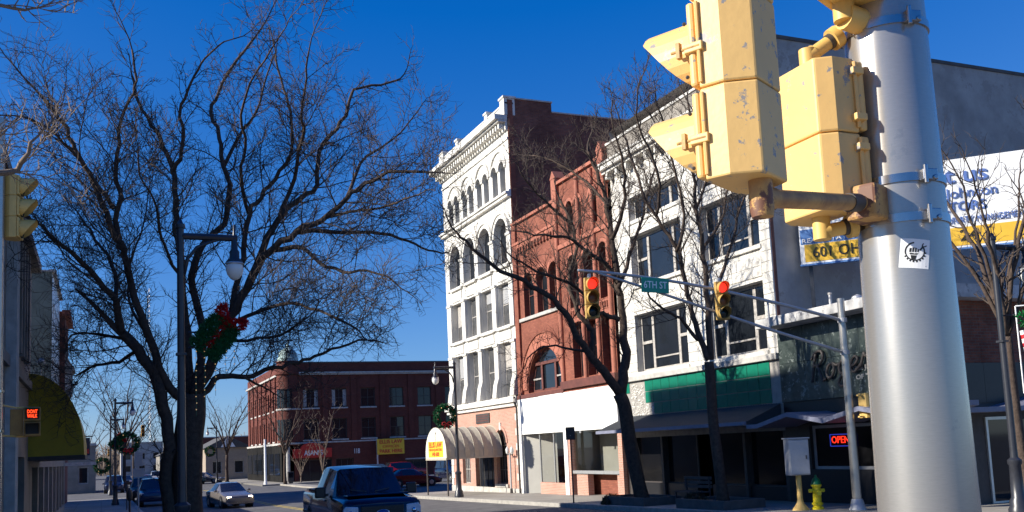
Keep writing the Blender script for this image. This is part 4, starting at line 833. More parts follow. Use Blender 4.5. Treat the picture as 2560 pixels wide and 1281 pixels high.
def shade_block():  # unseen block, placed and sized to shade the fronts across the street
    t = thing('shadow_caster_block', 'tall plain block outside the picture, added to cast shade on the right-hand fronts', 'building', (-9.5, 28.5, 0), R(90)); W = 10.5; H = 18.9
    ops = [(0.8+2.5*i, 2.3+2.5*i, 1.0+3.5*k, 3.0+3.5*k) for i in range(4) for k in range(5)]
    wall(MB(), 0, W, -0.4, H, ops, 0.25).build('wall', M_lstone, t)
    for o in ops: window(t, *o, 0.2, M_frame, M_pane)
    m = MB(); shell(m, 0, W, 0.01, 7, -0.4, H); m.build('side_wall', M_sidebrick, t); MB().box(0, W, -0.15, 0.3, H, H+0.2).build('coping', M_stone, t)
shade_block()
# hanging shop sign and canopy further along the left pavement
hs_ = thing('projecting_sign', 'dark projecting shop sign hanging over the left pavement', 'sign', (-2.0, 66.0, 0))
MB().box(0.1, 1.35, -0.15, 0.15, 2.9, 4.0).build('sign_box', M_navy, hs_); MB().box(0.0, 1.5, -0.04, 0.04, 4.05, 4.12).build('bracket', M_framed, hs_); MB().box(0.2, 1.3, -0.16, -0.15, 3.02, 3.3).build('sign_stripe', M_rsign, hs_)
sc_ = thing('shop_canopy', 'flat pale canopy over the left pavement below the projecting sign', 'canopy', (-2.2, 64.5, 0))
MB().box(0, 1.9, 0, 4, 2.3, 2.5).build('slab', M_slab, sc_); MB().tube([(0.05,0.1,3.4),(1.8,0.1,2.5)],0.02,5).build('tie_rod', M_framed, sc_); MB().tube([(0.05,3.9,3.4),(1.8,3.9,2.5)],0.02,5).build('tie_rod', M_framed, sc_)
# ================================================================== bare trees
def catmull(pts, per=3):
    P = [Vector(p) for p in pts]; Q = []
    for i in range(len(P)-1):
        a, b, c, e = P[max(i-1,0)], P[i], P[i+1], P[min(i+2,len(P)-1)]
        for k in range(per):
            u = k/per; Q.append(0.5*((2*b)+(-a+c)*u+(2*a-5*b+4*c-e)*u*u+(-a+3*b-3*c+e)*u**3))
    Q.append(P[-1]); return Q
def bare_tree(name, label, limbs, loc, seed, mat=None, tmat=None, dens=1.0, l1=(0.8, 2.0), up=0.35, group=None, thick=1.0, levels=3, sides=8, zcap=99.0):
    rng = random.Random(seed); t = thing(name, label, 'tree', loc, 0, group); O = Vector(loc); tw = MB(); mat = mat or M_bark; tmat = tmat or M_twig
    def rv(s=1.0): return Vector((rng.uniform(-s,s), rng.uniform(-s,s), rng.uniform(-s,s)))
    def shoot(p, d, L, r, lev):
        n = (6, 4, 3)[lev]; st = L/n; pts = [p]; q = p.copy(); dd = d.normalized(); rr = [r]
        for i in range(n):
            dd = (dd + rv((0.27, 0.34, 0.4)[lev]) + Vector((0, 0, up*0.25))).normalized(); q = q+dd*st; pts.append(q); rr.append(r*(1-0.72*(i+1)/n))
        tw.tube(pts, rr, 4 if lev == 0 else 3, cap=False)
        if lev+1 < levels:
            sp = (0.2, 0.13)[lev]/dens; cnt = max(2, int(L/sp))
            for k in range(cnt):
                f = (k+rng.uniform(0.2, 1.0))/cnt; f = 0.12+0.88*f; x = f*n; i = min(n-1, int(x)); pp = pts[i].lerp(pts[i+1], min(1, x-i))
                ax = (pts[i+1]-pts[i]).normalized(); pr = rv(); pr = (pr-ax*pr.dot(ax)).normalized(); nd = ax*rng.uniform(0.5, 1.0)+pr*rng.uniform(0.7, 1.1)+Vector((0,0,up*0.5))
                LL = L*rng.uniform(0.28, 0.55)*(1.15-0.5*f) if lev == 0 else L*rng.uniform(0.3, 0.7)
                shoot(pp, nd, max(0.12, LL), (0.0125, 0.0075)[lev]*thick, lev+1)
    for j, (r0_, r1_, pts) in enumerate(limbs):
        per = 3; Q = [q-O for q in catmull(pts, per)]
        if j: Q = [q+rv(min(0.05, r0_*0.5)) if 0 < i < len(Q)-1 else q for i, q in enumerate(Q)]
        n = len(Q); rad = [r0_+(r1_-r0_)*(i/(n-1))**0.8 for i in range(n)]
        if j == 0: rad[0] *= 1.35; rad[1] *= 1.1
        MB().tube(Q, rad, sides if r0_ > 0.1 else 6).build('trunk' if j == 0 else 'limb', mat, t, smooth=True)
        if j == 0: continue
        tot = sum((Q[i+1]-Q[i]).length for i in range(n-1)); acc = 0; nxt = tot*0.14
        for i in range(n-1):
            sl = (Q[i+1]-Q[i]).length
            while nxt <= acc+sl:
                u = (nxt-acc)/sl; f = nxt/tot; p = Q[i].lerp(Q[i+1], u); ax = (Q[i+1]-Q[i]).normalized(); pr = rv(); pr = (pr-ax*pr.dot(ax)).normalized()
                L = rng.uniform(*l1)*(0.75+0.5*(1-abs(f-0.6))); L *= 0.7 if f < 0.3 else 1.0; L *= max(0.35, min(1.0, (zcap-p.z)/4.0))
                shoot(p, ax*rng.uniform(0.4, 1.0)+pr*rng.uniform(0.6, 1.1)+Vector((0,0,up)), L, min(0.03, max(0.012, rad[i]*0.45))*thick, 0)
                nxt += rng.uniform(0.22, 0.42)/dens
            acc += sl
        shoot(Q[-1], (Q[-1]-Q[-2]), rng.uniform(*l1), rad[-1]*0.9, 0)
    tag(tw.build('twigs', tmat, t, fixn=False), kind='stuff')
    return t
def limbset(base, h, spread, n, r, seed, fork=0.25, lean=(0,0)):
    """limbs of a vase-shaped tree from a base point"""
    g = random.Random(seed); B = Vector(base); F = B+Vector((lean[0]*fork, lean[1]*fork, h*fork)); out = [(r, r*0.8, [tuple(B), tuple(B.lerp(F, 0.5)+Vector((g.uniform(-.04,.04), g.uniform(-.04,.04), 0))), tuple(F)])]
    for i in range(n):
        a = 2*math.pi*(i+g.uniform(-0.3, 0.3))/n; e = g.uniform(0.55, 1.0); sp = spread*g.uniform(0.45, 1.0); P = [tuple(F)]
        for k in range(1, 6):
            f = k/5; P.append((F.x+lean[0]*f*0.7+math.cos(a)*sp*f**1.1+g.uniform(-.12,.12)*spread*0.4*f, F.y+lean[1]*f*0.7+math.sin(a)*sp*f**1.1+g.uniform(-.12,.12)*spread*0.4*f, F.z+(h*(1-fork))*e*f**0.85))
        out.append((r*g.uniform(0.4, 0.6), r*0.12, P))
    return out
bare_tree('honey_locust_tree', 'large bare vase shaped tree in the shade on the left pavement', [(r0*(1.25 if i == 0 else 0.95 if i == 1 else 0.84), r1*(1.55 if i == 0 else 0.95 if i == 1 else 0.78), q) for i, (r0, r1, q) in enumerate(LIMBS_LEFT)], (2.14, 27.8, sw(27.8)-0.1), 3, dens=1.28, l1=(0.6, 2.1), up=0.22, thick=0.82, zcap=14.4)
bare_tree('honey_locust_tree', 'bare tree with a long arching left limb before the white blank shop front', [(r0*0.62 if i == 0 else r0*0.75, r1*0.72 if i == 0 else r1*0.75, q) for i, (r0, r1, q) in enumerate(LIMBS_A)], (17.7, 29.9, sw(30)-0.1), 5, dens=1.2, l1=(0.6, 1.6), thick=0.85)
bare_tree('honey_locust_tree', 'bare slender tree before the green tile band', [(r0*0.66 if i == 0 else r0*0.76, r1*0.66 if i == 0 else r1*0.76, q) for i, (r0, r1, q) in enumerate(LIMBS_B)], (17.72, 25.2, sw(25)-0.1), 9, dens=1.2, l1=(0.6, 1.6), thick=0.85)
bare_tree('street_tree', 'bare tree at the right edge before the billboard', limbset((20.75, 16.85, 0.1), 10.3, 3.3, 8, 0.14, 21, 0.42, (-0.5, 0.0)), (20.75, 16.85, 0.1), 22, dens=0.6, l1=(0.6, 1.4))
ND = [(0.09, 0.08, [(-1.9, 6.0, 0.1), (-1.95, 6.4, 2.0), (-1.9, 6.9, 3.6)]),
      (0.05, 0.014, [(-1.9, 6.9, 3.6), (-1.5, 8.2, 4.5), (-0.85, 9.9, 5.05), (-0.68, 9.85, 5.2), (-0.6, 9.8, 5.36)]),
      (0.045, 0.012, [(-1.9, 6.9, 3.6), (-1.6, 7.6, 5.0), (-1.1, 8.9, 6.2), (-0.85, 9.4, 6.45), (-0.62, 9.5, 6.52)]),
      (0.045, 0.012, [(-1.9, 6.9, 3.6), (-2.4, 7.2, 5.2), (-2.7, 7.9, 6.8)]), (0.045, 0.012, [(-1.9, 6.9, 3.6), (-2.6, 6.2, 5.0), (-3.2, 5.6, 6.4)])]
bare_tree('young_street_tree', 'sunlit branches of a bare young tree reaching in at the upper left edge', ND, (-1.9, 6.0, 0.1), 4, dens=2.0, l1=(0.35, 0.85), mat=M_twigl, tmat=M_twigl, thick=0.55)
# ---- far bare trees
far = [((16.9, 98, 0), 9.5, 3.6, 7, 0.16, 31, 'bare tree leaning before the domed corner building'), ((13.6, 118, 0), 11, 4.2, 8, 0.2, 32, 'bare tree before the tan gabled building down the street'),
       ((2.4, 118, 0), 14, 5.5, 8, 0.2, 33, 'round crowned bare tree beyond the wreath lamp on the left pavement'), ((21.0, 99.5, 0), 7.6, 1.5, 6, 0.09, 34, 'slender pale sapling before the red ASANI\'S sign'),
       ((24.4, 103, 0), 4.4, 2.2, 7, 0.08, 35, 'low bare shrub-like tree left of the pale sapling'), ((6.0, 210, 0), 15, 6.5, 7, 0.25, 36, 'hazy bare tree at the end of the street'), ((-3, 240, 0), 15, 7, 7, 0.25, 37, 'hazy bare tree over the far end of the left pavement')]
for (b, h, sp, n, r, sd_, lab) in far:
    z = sw(b[1]); x = b[0] if 'shrub-like' not in lab else 19.4
    bare_tree('street_tree' if 'sapling' not in lab else 'sapling', lab, limbset((x, b[1], z), h, sp, n, r, sd_, 0.3 if 'sapling' not in lab else 0.12), (x, b[1], z), sd_, dens=0.32 if b[1] < 150 else 0.2, l1=(0.9*h/8, 1.6*h/8), thick=1.5 if b[1] < 150 else 2.4, levels=2 if b[1] > 150 else 3, tmat=M_twigl if 'sapling' in lab else M_twig, mat=M_twigl if 'sapling' in lab else M_bark, sides=6)
# far wood closing the end of the street
mb = MB(); g = random.Random(77)
for k in range(900):
    x = g.uniform(-90, 110); y = g.uniform(330, 420); h = g.uniform(5, 13); z = gz(y)
    p = Vector((x, y, z)); mb.tube([p, p+Vector((g.uniform(-.6,.6), 0, h*0.5)), p+Vector((g.uniform(-1.5,1.5), 0, h))], [0.3, 0.2, 0.05], 3, cap=False)
    for q in range(7):
        b = p+Vector((0, 0, h*g.uniform(0.25, 0.8))); mb.tube([b, b+Vector((g.uniform(-3,3), g.uniform(-2,2), g.uniform(0.8,3)))], [0.14, 0.05], 3, cap=False)
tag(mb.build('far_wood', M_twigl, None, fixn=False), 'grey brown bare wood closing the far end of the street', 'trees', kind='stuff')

# ================================================================== signals
def signal_head(name, label, loc, rz, n=3, h=0.335, lit=0, body=None, detail=False, lenses=True, group=None):
    """vertical signal facing local -y, base of the lowest section at z = 0; section: housing, door, visor, lens"""
    t = thing(name, label, 'traffic light', loc, rz, group); body = body or M_sigclean
    P = [(-0.165,0.0),(-0.165,0.10),(-0.105,0.205),(0.105,0.205),(0.165,0.10),(0.165,0.0)]
    for k in range(n):
        z = k*h
        hsg = MB(); hsg.prism(P, 'z', z+0.002, z+h-0.002); hs_o = hsg.build('housing', body, t, bev=0.008)
        MB().box(-0.17, 0.17, -0.035, -0.004, z+0.012, z+h-0.012).build('door', body, t, bev=0.012)
        if detail:
            for s_ in (-1, 1):
                for zz in (0.16,):
                    MB().box(s_*0.168-0.014, s_*0.168+0.014, -0.045, 0.03, z+zz-0.018, z+zz+0.018).build('latch', body, t, bev=0.004)
                    m = MB().cyl((s_*0.178, -0.1, z+zz), (s_*0.178, 0.02, z+zz), 0.006, n=8); m.box(s_*0.178-0.012, s_*0.178+0.012, -0.075, -0.06, z+zz-0.03, z+zz+0.03); m.build('wing_bolt', M_rust, t)
                MB().cyl((s_*0.172, 0.012, z+0.02), (s_*0.172, 0.012, z+h-0.02), 0.008, n=6).build('hinge_rod', body, t)
                for zz in (0.06, 0.27): MB().sphere((s_*0.155, -0.05, z+zz), 0.008, 6, 4).build('screw', M_framed, t)
        cz = z+h/2; r = 0.148; seg = 22; vb = MB(); prof = []
        for i in range(seg+1):
            a = R(-152)+R(304)*i/seg; c = abs(math.degrees(a))
            L = 0.22 if c < 55 else 0.22-(c-55)/97*0.195
            prof.append((math.sin(a)*r, cz+math.cos(a)*r, L))
        for rr, nm in ((1.0, 0), (0.965, 1)):
            for p, q in zip(prof, prof[1:]):
                f = lambda w_: (w_[0]*rr, cz+(w_[1]-cz)*rr)
                a_, b_ = f(p), f(q); d = 0.02
                vb.poly([(a_[0],-0.035,a_[1]),(b_[0],-0.035,b_[1]),(b_[0]*0.98,-0.035-q[2],b_[1]-q[2]*d),(a_[0]*0.98,-0.035-p[2],a_[1]-p[2]*d)])
        vb.build('visor', body, t, smooth=50, fixn=False)
        if lenses:
            c = n-1-k; mat = M_bulbred if (c == lit) else (M_lensa if c == 1 else M_lensg)
            o = MB().lathe([(0.001,0.03),(0.07,0.024),(0.118,0.0),(0.135,-0.01)], 18).build('lens', mat, t, smooth=True); o.rotation_euler = (R(90), 0, 0); o.location = (0, -0.04, cz)
            ring = MB().lathe([(0.135,0.0),(0.146,0.02),(0.148,0.0)], 18).build('bezel', M_vis, t, smooth=True); ring.rotation_euler = (R(90), 0, 0); ring.location = (0, -0.037, cz)
    return t
def ped_head(name, label, loc, rz, h=0.31, body=None, detail=False, words=False):
    """two-section pedestrian signal facing local -y"""
    t = thing(name, label, 'crossing signal', loc, rz); body = body or M_sigclean
    P = [(-0.16,0.0),(-0.16,0.11),(-0.12,0.17),(0.12,0.17),(0.16,0.11),(0.16,0.0)]
    for k in range(2):
        z = k*h
        MB().prism(P, 'z', z+0.002, z+h-0.002).build('housing', body, t, bev=0.008)
        MB().box(-0.165, 0.165, -0.04, -0.004, z+0.012, z+h-0.012).build('door', body, t, bev=0.01)
        v = MB(); a = 0.135; zt, zl = z+h-0.03, z+0.05                 # hood: top and two slanting cheeks
        v.poly([(-a,-0.04,zt),(a,-0.04,zt),(a,-0.2,zt-0.01),(-a,-0.2,zt-0.01)])
        for s_ in (-a, a): v.poly([(s_,-0.04,zt),(s_,-0.2,zt-0.01),(s_,-0.16,z+h*0.55),(s_,-0.04,zl)])
        v.build('visor', body if not words else M_vis, t, fixn=False)
        f = MB().box(-0.125, 0.125, -0.052, -0.04, z+0.05, z+h-0.04).build('message_plate', M_vis, t)
        if words and k == 1:
            text(f, 'lit_message', "DONT", 0.1, (0, -0.056, z+h*0.66), emitm('lit_orange_message', (1.0, 0.06, 0.01), 1.3), width=0.2, ext=0.003, bold=0.003); text(f, 'lit_message', 'WALK', 0.1, (0, -0.056, z+h*0.36), MATS['lit_orange_message'], width=0.2, ext=0.003, bold=0.003)
        if detail:
            for s_ in (-1, 1):
                MB().cyl((s_*0.168, 0.01, z+0.02), (s_*0.168, 0.01, z+h-0.02), 0.008, n=6).build('hinge_rod', body, t)
                for zz in (0.06, h-0.06): MB().box(s_*0.168-0.02, s_*0.168+0.02, -0.02, 0.035, z+zz-0.014, z+zz+0.014).build('hinge', body, t, bev=0.004)
    return t

# ---- near pole with its clamps, sticker, and three heads
PX, PY = 2.84, 2.74
def prad(z): return 0.166-0.0138*(z-2.95)
pole = thing('signal_pole', 'big brushed grey metal signal pole in the near right foreground', 'pole', (PX, PY, 0.15))
zs_ = [0.0+0.35*i for i in range(18)]
MB().lathe([(prad(z+0.15), z) for z in zs_], 64).build('shaft', M_pole, pole, smooth=True)
MB().lathe([(0.32,0),(0.32,0.05),(0.24,0.08),(0.215,0.2),(0.2,0.22)], 24).build('base_flange', M_pole, pole, smooth=40)
for z in (3.84, 3.225, 3.075):
    r = prad(z)+0.004
    b = MB().lathe([(r-0.006,-0.016),(r+0.003,-0.016),(r+0.003,0.016),(r-0.006,0.016)], 48, (0,0,z-0.15)).build('steel_band', M_steel, pole, smooth=30)
    a = math.atan2(-PY, -PX)+0.62
    cx, cy = math.cos(a)*(r+0.014), math.sin(a)*(r+0.014)
    bk = MB().box(-0.014, 0.014, -0.03, 0.03, -0.021, 0.021); bk.cyl((0.012,-0.02,-0.036),(0.012,-0.02,0.036),0.009,n=8); bk.cyl((0.012,0.016,-0.012),(0.02,0.016,-0.012),0.01,n=8)
    bk = bk.build('band_buckle', M_steel, b, bev=0.003); bk.location = (cx, cy, z-0.15); bk.rotation_euler = (0, 0, a)
# sticker wrapped on the pole: white square with a raised fist and spanner inside a toothed ring
def sticker():
    a0 = math.atan2(-PY, -PX)+0.20; z0 = 2.935-0.15; tl = R(-9)
    def wrap(u, v, lift):
        u2 = u*math.cos(tl)-v*math.sin(tl); v2 = u*math.sin(tl)+v*math.cos(tl); r = prad(z0+0.15+v2)+lift
        return (math.cos(a0+u2/r)*r, math.sin(a0+u2/r)*r, z0+v2)
    t = thing('sticker', 'white square sticker with a black fist and spanner emblem on the near pole', 'sticker', (PX, PY, 0.15))
    mb = MB(); n = 8; h = 0.052
    for i in range(n):
        for k in range(n):
            u0_, u1_, v0_, v1_ = -h+2*h*i/n, -h+2*h*(i+1)/n, -h*1.05+2.1*h*k/n, -h*1.05+2.1*h*(k+1)/n
            mb.poly([wrap(u0_,v0_,.0008),wrap(u1_,v0_,.0008),wrap(u1_,v1_,.0008),wrap(u0_,v1_,.0008)])
    b = mb.build('paper', M_wsign, t)
    mb = MB(); c = (0, 0.006)
    for i in range(40):
        a, d = 2*math.pi*i/40, 2*math.pi*(i+1)/40
        ri, ro = 0.0255, (0.030 if i < 22 else (0.034 if i % 2 else 0.029))
        if math.cos(a) < 0 or math.sin(a) < 0.7:
            mb.poly([wrap((c[0]+math.cos(q)*r_)*1.2, (c[1]+math.sin(q)*r_)*1.2, .0014) for q, r_ in ((a,ri),(d,ri),(d,ro),(a,ro))])
    for P in ([(-0.017,0.004),(-0.016,0.016),(-0.010,0.016),(-0.011,0.003)], [(-0.0085,0.004),(-0.008,0.019),(-0.002,0.018),(-0.0035,0.004)], [(-0.001,0.004),(-0.0005,0.018),(0.005,0.017),(0.004,0.004)], [(0.0065,0.005),(0.007,0.015),(0.012,0.013),(0.0105,0.004)],
              [(-0.016,0.001),(0.011,0.001),(0.006,-0.004),(-0.014,-0.004)], [(-0.012,-0.006),(0.006,-0.006),(0.003,-0.019),(-0.009,-0.019)], [(0.012,0.012),(0.022,0.026),(0.026,0.023),(0.016,0.009)], [(0.018,0.026),(0.022,0.034),(0.025,0.033),(0.022,0.026)], [(0.025,0.024),(0.033,0.028),(0.034,0.025),(0.027,0.021)], [(-0.036,-0.036),(0.036,-0.036),(0.036,-0.0378),(-0.036,-0.0378)]):
        mb.poly([wrap(u*1.2, v*1.2, .0014) for u, v in P])
    mb.build('printed_emblem', M_ktext, b)
sticker()
# vehicle head, facing away down the street to the left
SH = signal_head('traffic_signal', 'large scuffed yellow traffic signal seen from its side and back, nearest the camera', (1.833, 2.475, 3.085), 0, 3, 0.354, lit=-1, body=M_sig, detail=True)
SH.scale = (0.833,)*3; SH.rotation_euler = (0, 0, R(180-332))      # local -y points to azimuth 332
def sloc(x, y, z):                          # local point of that head in world
    return SH.matrix_basis @ Vector((x, y, z))
bpy.context.view_layer.update()
def bracket(name, label, parts, loc=(0,0,0)):
    t = thing(name, label, 'bracket', loc)
    O = Vector(loc)
    for nm, pts, r, m in parts: MB().tube([Vector(p)-O for p in pts], r, 16).build(nm, m, t, smooth=40)
    return t
e0 = sloc(0, 0.14, 0.0)
ea = Vector((e0.x, e0.y, 3.03)); pw = Vector((PX-0.18, PY-0.03, 3.145))
bk = bracket('pipe_bracket', 'rusty yellow pipe arm under the nearest traffic signal, clamped to the near pole', [
    ('elbow', [(e0.x,e0.y,3.09),(e0.x,e0.y,2.99),(e0.x,e0.y,2.97)], [0.037,0.037,0.033], M_rust),
    ('collar', [ea, ea+(pw-ea)*0.08], 0.036, M_rust), ('arm_pipe', [ea+(pw-ea)*0.06, ea+(pw-ea)*0.93], 0.030, M_rust), ('collar', [ea+(pw-ea)*0.76, ea+(pw-ea)*0.86], 0.034, M_framed)], (e0.x, e0.y, 3.04))
d_ = (pw-ea).normalized()
cc = MB().box(-0.06,0.06,-0.075,0.06,-0.07,0.06).build('clamp_casting', M_rust, bk, bev=0.012)
cc.location = pw-Vector((e0.x,e0.y,3.04))+d_*-0.02; cc.rotation_euler = (0, 0, math.atan2(d_.y, d_.x)-math.pi/2)
# pedestrian head behind, facing right
PH = ped_head('crossing_signal', 'yellow crossing signal with flaking paint between the nearest traffic signal and the pole', (2.63, 2.854, 3.117), R(90), 0.307, body=M_sig, detail=True); PH.scale = (0.9615,)*3
pc = Vector((2.548, 2.856, 0))
for zb_, sgn, lab, en in ((3.707, 1, 'yellow elbow pipe above the flaking crossing signal', 3.87), (3.117, -1, 'yellow elbow pipe below the flaking crossing signal', 3.09)):
    zc = zb_+sgn*0.055; p1 = Vector((pc.x, pc.y, zc)); p2 = Vector((PX-0.14, PY+0.06, en)); d2 = (p2-p1)
    b2 = bracket('pipe_bracket', lab, [('elbow', [(pc.x,pc.y,zb_-sgn*0.01),(pc.x,pc.y,zc+sgn*0.03)], 0.034, M_sigclean), ('collar', [p1, p1+d2*0.16], 0.034, M_sigclean), ('arm_pipe', [p1+d2*0.12, p1+d2*0.75], 0.027, M_sigclean), ('collar', [p1+d2*0.52, p1+d2*0.62], 0.031, M_framed), ('clamp_casting', [p1+d2*0.62, p1+d2*0.8], 0.045, M_sigclean)], (pc.x, pc.y, zb_))
th_ = ped_head('crossing_signal', 'lower end of a yellow crossing signal at the top edge beside the near pole', (2.60, 2.74, 3.925), R(205), 0.315, body=M_sigclean, detail=True)
b3 = bracket('pipe_bracket', 'yellow clamp joining the topmost crossing signal to the near pole', [('clamp_casting', [(2.62,2.72,3.88),(2.76,2.72,3.86)], 0.05, M_sigclean), ('elbow', [(2.62,2.72,3.86),(2.62,2.72,3.94)], 0.04, M_sigclean)], (2.62, 2.72, 3.86))

# ---- mast arm across the junction
mp = thing('mast_arm_pole', 'grey pole with two long mast arm tubes over the street', 'pole', (18.92, 20.7, 0.13))
MB().lathe([(0.13,0),(0.125,0.3),(0.10,5.8),(0.10,5.83),(0.0,5.85)], 20).build('shaft', M_pole, mp, smooth=40)
MB().lathe([(0.24,0),(0.24,0.04),(0.2,0.1),(0.15,0.3),(0.13,0.32)], 16).build('base_flange', M_cab, mp, smooth=40)
top = [(0,0,5.22),(-2.5,0,5.72),(-5.0,0,6.12),(-7.0,0,6.32),(-8.16,0,6.38)]
low = [(0,0,4.32),(-2.4,0,4.92),(-4.6,0,5.52),(-6.4,0,6.02),(-7.6,0,6.33)]
MB().tube(catmull(top, 4), [0.048-0.014*i/16 for i in range(17)], 10).build('arm_tube', M_cab, mp, smooth=True)
MB().tube(catmull(low, 4), [0.044-0.014*i/16 for i in range(17)], 10).build('arm_tube', M_cab, mp, smooth=True)
MB().tube([(-2.5,0,5.7),(-2.5,0,4.9)], 0.03, 8).build('strut', M_cab, mp)
for z in (5.22, 4.32): MB().lathe([(0.1,-0.06),(0.13,-0.06),(0.13,0.06),(0.1,0.06)], 16, (0,0,z)).build('arm_collar', M_cab, mp)
for x, lab in ((11.0, 'yellow traffic signal with lit red lamp hanging at the tip of the mast arm'), (14.82, 'yellow traffic signal with lit red lamp right of the green street sign')):
    s = signal_head('traffic_signal', lab, (x, 20.5, 5.3), R(-13), 3, 0.335, lit=0, body=M_sigmid, group='red signals on the mast arm')
    MB().box(-0.03, 0.03, 0.1, 0.22, 0.3, 1.12).build('hanger', M_cab, s)
sg = thing('street_name_sign', 'green street name sign reading 6TH ST on the mast arm', 'sign', (12.88, 20.6, 6.17), R(-6)); sg.rotation_euler = (0, R(2.5), R(-6))
MB().box(-0.38, 0.38, -0.012, 0.012, -0.19, 0.19).build('plate', M_gsign, sg, bev=0.004); text(sg, 'lettering', '6TH ST', 0.26, (0, -0.016, 0), M_wtext, width=0.64, ext=0.002, bold=0.002)
for x in (-0.25, 0.25): MB().box(x-0.015, x+0.015, 0.012, 0.06, -0.12, 0.14).build('clip', M_cab, sg)
pe = ped_head('crossing_signal', 'small yellow crossing signal on the mast arm pole seen from its side', (19.26, 20.42, 2.62), R(100), 0.34)
MB().box(-0.03, 0.03, 0.16, 0.36, 0.02, 0.06).build('bracket', M_sigclean, pe); MB().box(-0.03, 0.03, 0.16, 0.36, 0.6, 0.64).build('bracket', M_sigclean, pe)
# ---- left corner pole
lp = thing('signal_pole', 'pale grey signal pole at the extreme left edge', 'pole', (-1.5, 16.45, sw(17)))
MB().lathe([(0.13,0),(0.11,7.6),(0.0,7.65)], 18).build('shaft', M_pole, lp, smooth=40); MB().lathe([(0.26,0),(0.26,0.06),(0.16,0.25)], 14).build('base_flange', M_cab, lp)
for z in (2.72, 3.32): MB().lathe([(0.125,-0.02),(0.14,-0.02),(0.14,0.02),(0.125,0.02)], 18, (0,0,z)).build('steel_band', M_steel, lp)
ls = signal_head('traffic_signal', 'faded yellow traffic signal with three visors pointing right at the left edge', (-1.2, 16.6, 5.87), R(82), 3, 0.335, lit=-1)
MB().box(-0.03, 0.03, 0.18, 0.42, 0.1, 0.15).build('bracket', M_sigclean, ls); MB().box(-0.03, 0.03, 0.18, 0.42, 0.85, 0.9).build('bracket', M_sigclean, ls)
lq = ped_head('crossing_signal', 'crossing signal with lit orange message at the left edge before the yellow awning', (-1.03, 17.35, 2.8), R(6), 0.3, words=True, body=M_sigdark); lq.scale = (0.75, 0.75, 0.8)
for z in (0.0, 0.58): MB().tube([(-0.62,-1.0,z+0.01),(-0.3,0.13,z+0.01),(-0.1,0.12,z+0.01)], 0.02, 6).build('bracket', M_sigclean, lq)
MB().prism([(-0.42,0.02),(-0.17,0.02),(-0.17,0.56),(-0.42,0.56)], 'y', 0.05, 0.14).build('terminal_box', M_sigdark, lq, bev=0.01)

# ================================================================== street lamps and Christmas decorations
def lamp(label, loc, side, h=6.85, group='dark street lamps with a bracket arm'):
    """side = +1: arm to local +x"""
    t = thing('street_lamp', label, 'street lamp', loc, 0, group); s = side
    MB().lathe([(0.24,0),(0.24,0.12),(0.2,0.2),(0.2,0.32),(0.15,0.4),(0.13,1.15),(0.16,1.2),(0.16,1.28),(0.09,1.34),(0.085,1.5)], 14).build('base', M_lampk, t, smooth=40)
    MB().cyl((0,0,1.4),(0,0,h),0.085,0.07,12).build('shaft', M_lampk, t, smooth=40); MB().lathe([(0.095,0),(0.095,0.08),(0.06,0.1),(0.03,0.17),(0.0,0.2)], 12, (0,0,h)).build('cap', M_lampk, t, smooth=40)
    MB().tube([(0.05*s,0,h-0.16),(1.12*s,0,h-0.16)], 0.07, 8).build('arm', M_lampk, t)
    MB().tube([(0.07*s,0,h-0.95),(0.14*s,0,h-0.62),(0.32*s,0,h-0.38),(0.6*s,0,h-0.25),(0.75*s,0,h-0.2)], 0.035, 6).build('scroll_brace', M_lampk, t, smooth=True)
    m = MB().lathe([(0.0,0.42),(0.02,0.4),(0.03,0.2),(0.06,0.1),(0.07,-0.12),(0.1,-0.16),(0.1,-0.3),(0.16,-0.36),(0.17,-0.44)], 12, (1.06*s,0,h-0.28)); lh = m.build('lamp_head', M_lampk, t, smooth=50); MB().lathe([(0.175,-0.02),(0.185,0.0),(0.175,0.02)], 14, (1.06*s,0,h-0.70)).build('globe_ring', M_alu, lh, smooth=50)
    MB().lathe([(0.14,-0.40),(0.175,-0.47),(0.178,-0.55),(0.15,-0.65),(0.09,-0.73),(0.03,-0.76),(0.0,-0.765)], 14, (1.06*s,0,h-0.28)).build('lamp_globe', M_acorn, lh, smooth=True)
    MB().box(-0.1, 0.1, -0.1, 0.1, h*0.62, h*0.62+0.05).build('banner_collar', M_lampk, t)
    return t
lamp('dark street lamp with pale globe in front of the large shaded tree', (1.47, 20.2, sw(20)), 1)
lamp('dark street lamp with arm to the left before the white building', (16.9, 47.0, sw(47)), -1)
lamp('dark street lamp on the left pavement with an open wreath', (0.85, 69.0, sw(69)), 1)
lamp('more distant dark street lamp on the left pavement, second beyond the tree', (0.75, 93.0, sw(93)), 1)
lamp('dark lamp post at the right edge before the billboard', (19.95, 16.5, 0.15), 1, 6.6)
lamp('far street lamp with a small wreath beside the tan gabled building', (13.1, 124.0, sw(124)), -1)
def garland(mb, pts, r, g, n=90, leaf=0.09):
    Q = [Vector(p) for p in pts]; L = [(Q[i+1]-Q[i]).length for i in range(len(Q)-1)]; T = sum(L)
    for k in range(int(n*T)):
        u = g.random()*T; i = 0
        while i < len(L)-1 and u > L[i]: u -= L[i]; i += 1
        p = Q[i].lerp(Q[i+1], u/L[i]); d = Vector((g.gauss(0,1), g.gauss(0,1), g.gauss(0,1))).normalized(); q = p+d*r*g.uniform(0.4, 1.0); s = d.orthogonal().normalized()*leaf*0.3; e = d*leaf
        s2 = d.cross(s)
        mb.poly([q-s, q+s, q+e]); mb.poly([q-s2, q+s2, q+e])
    return mb
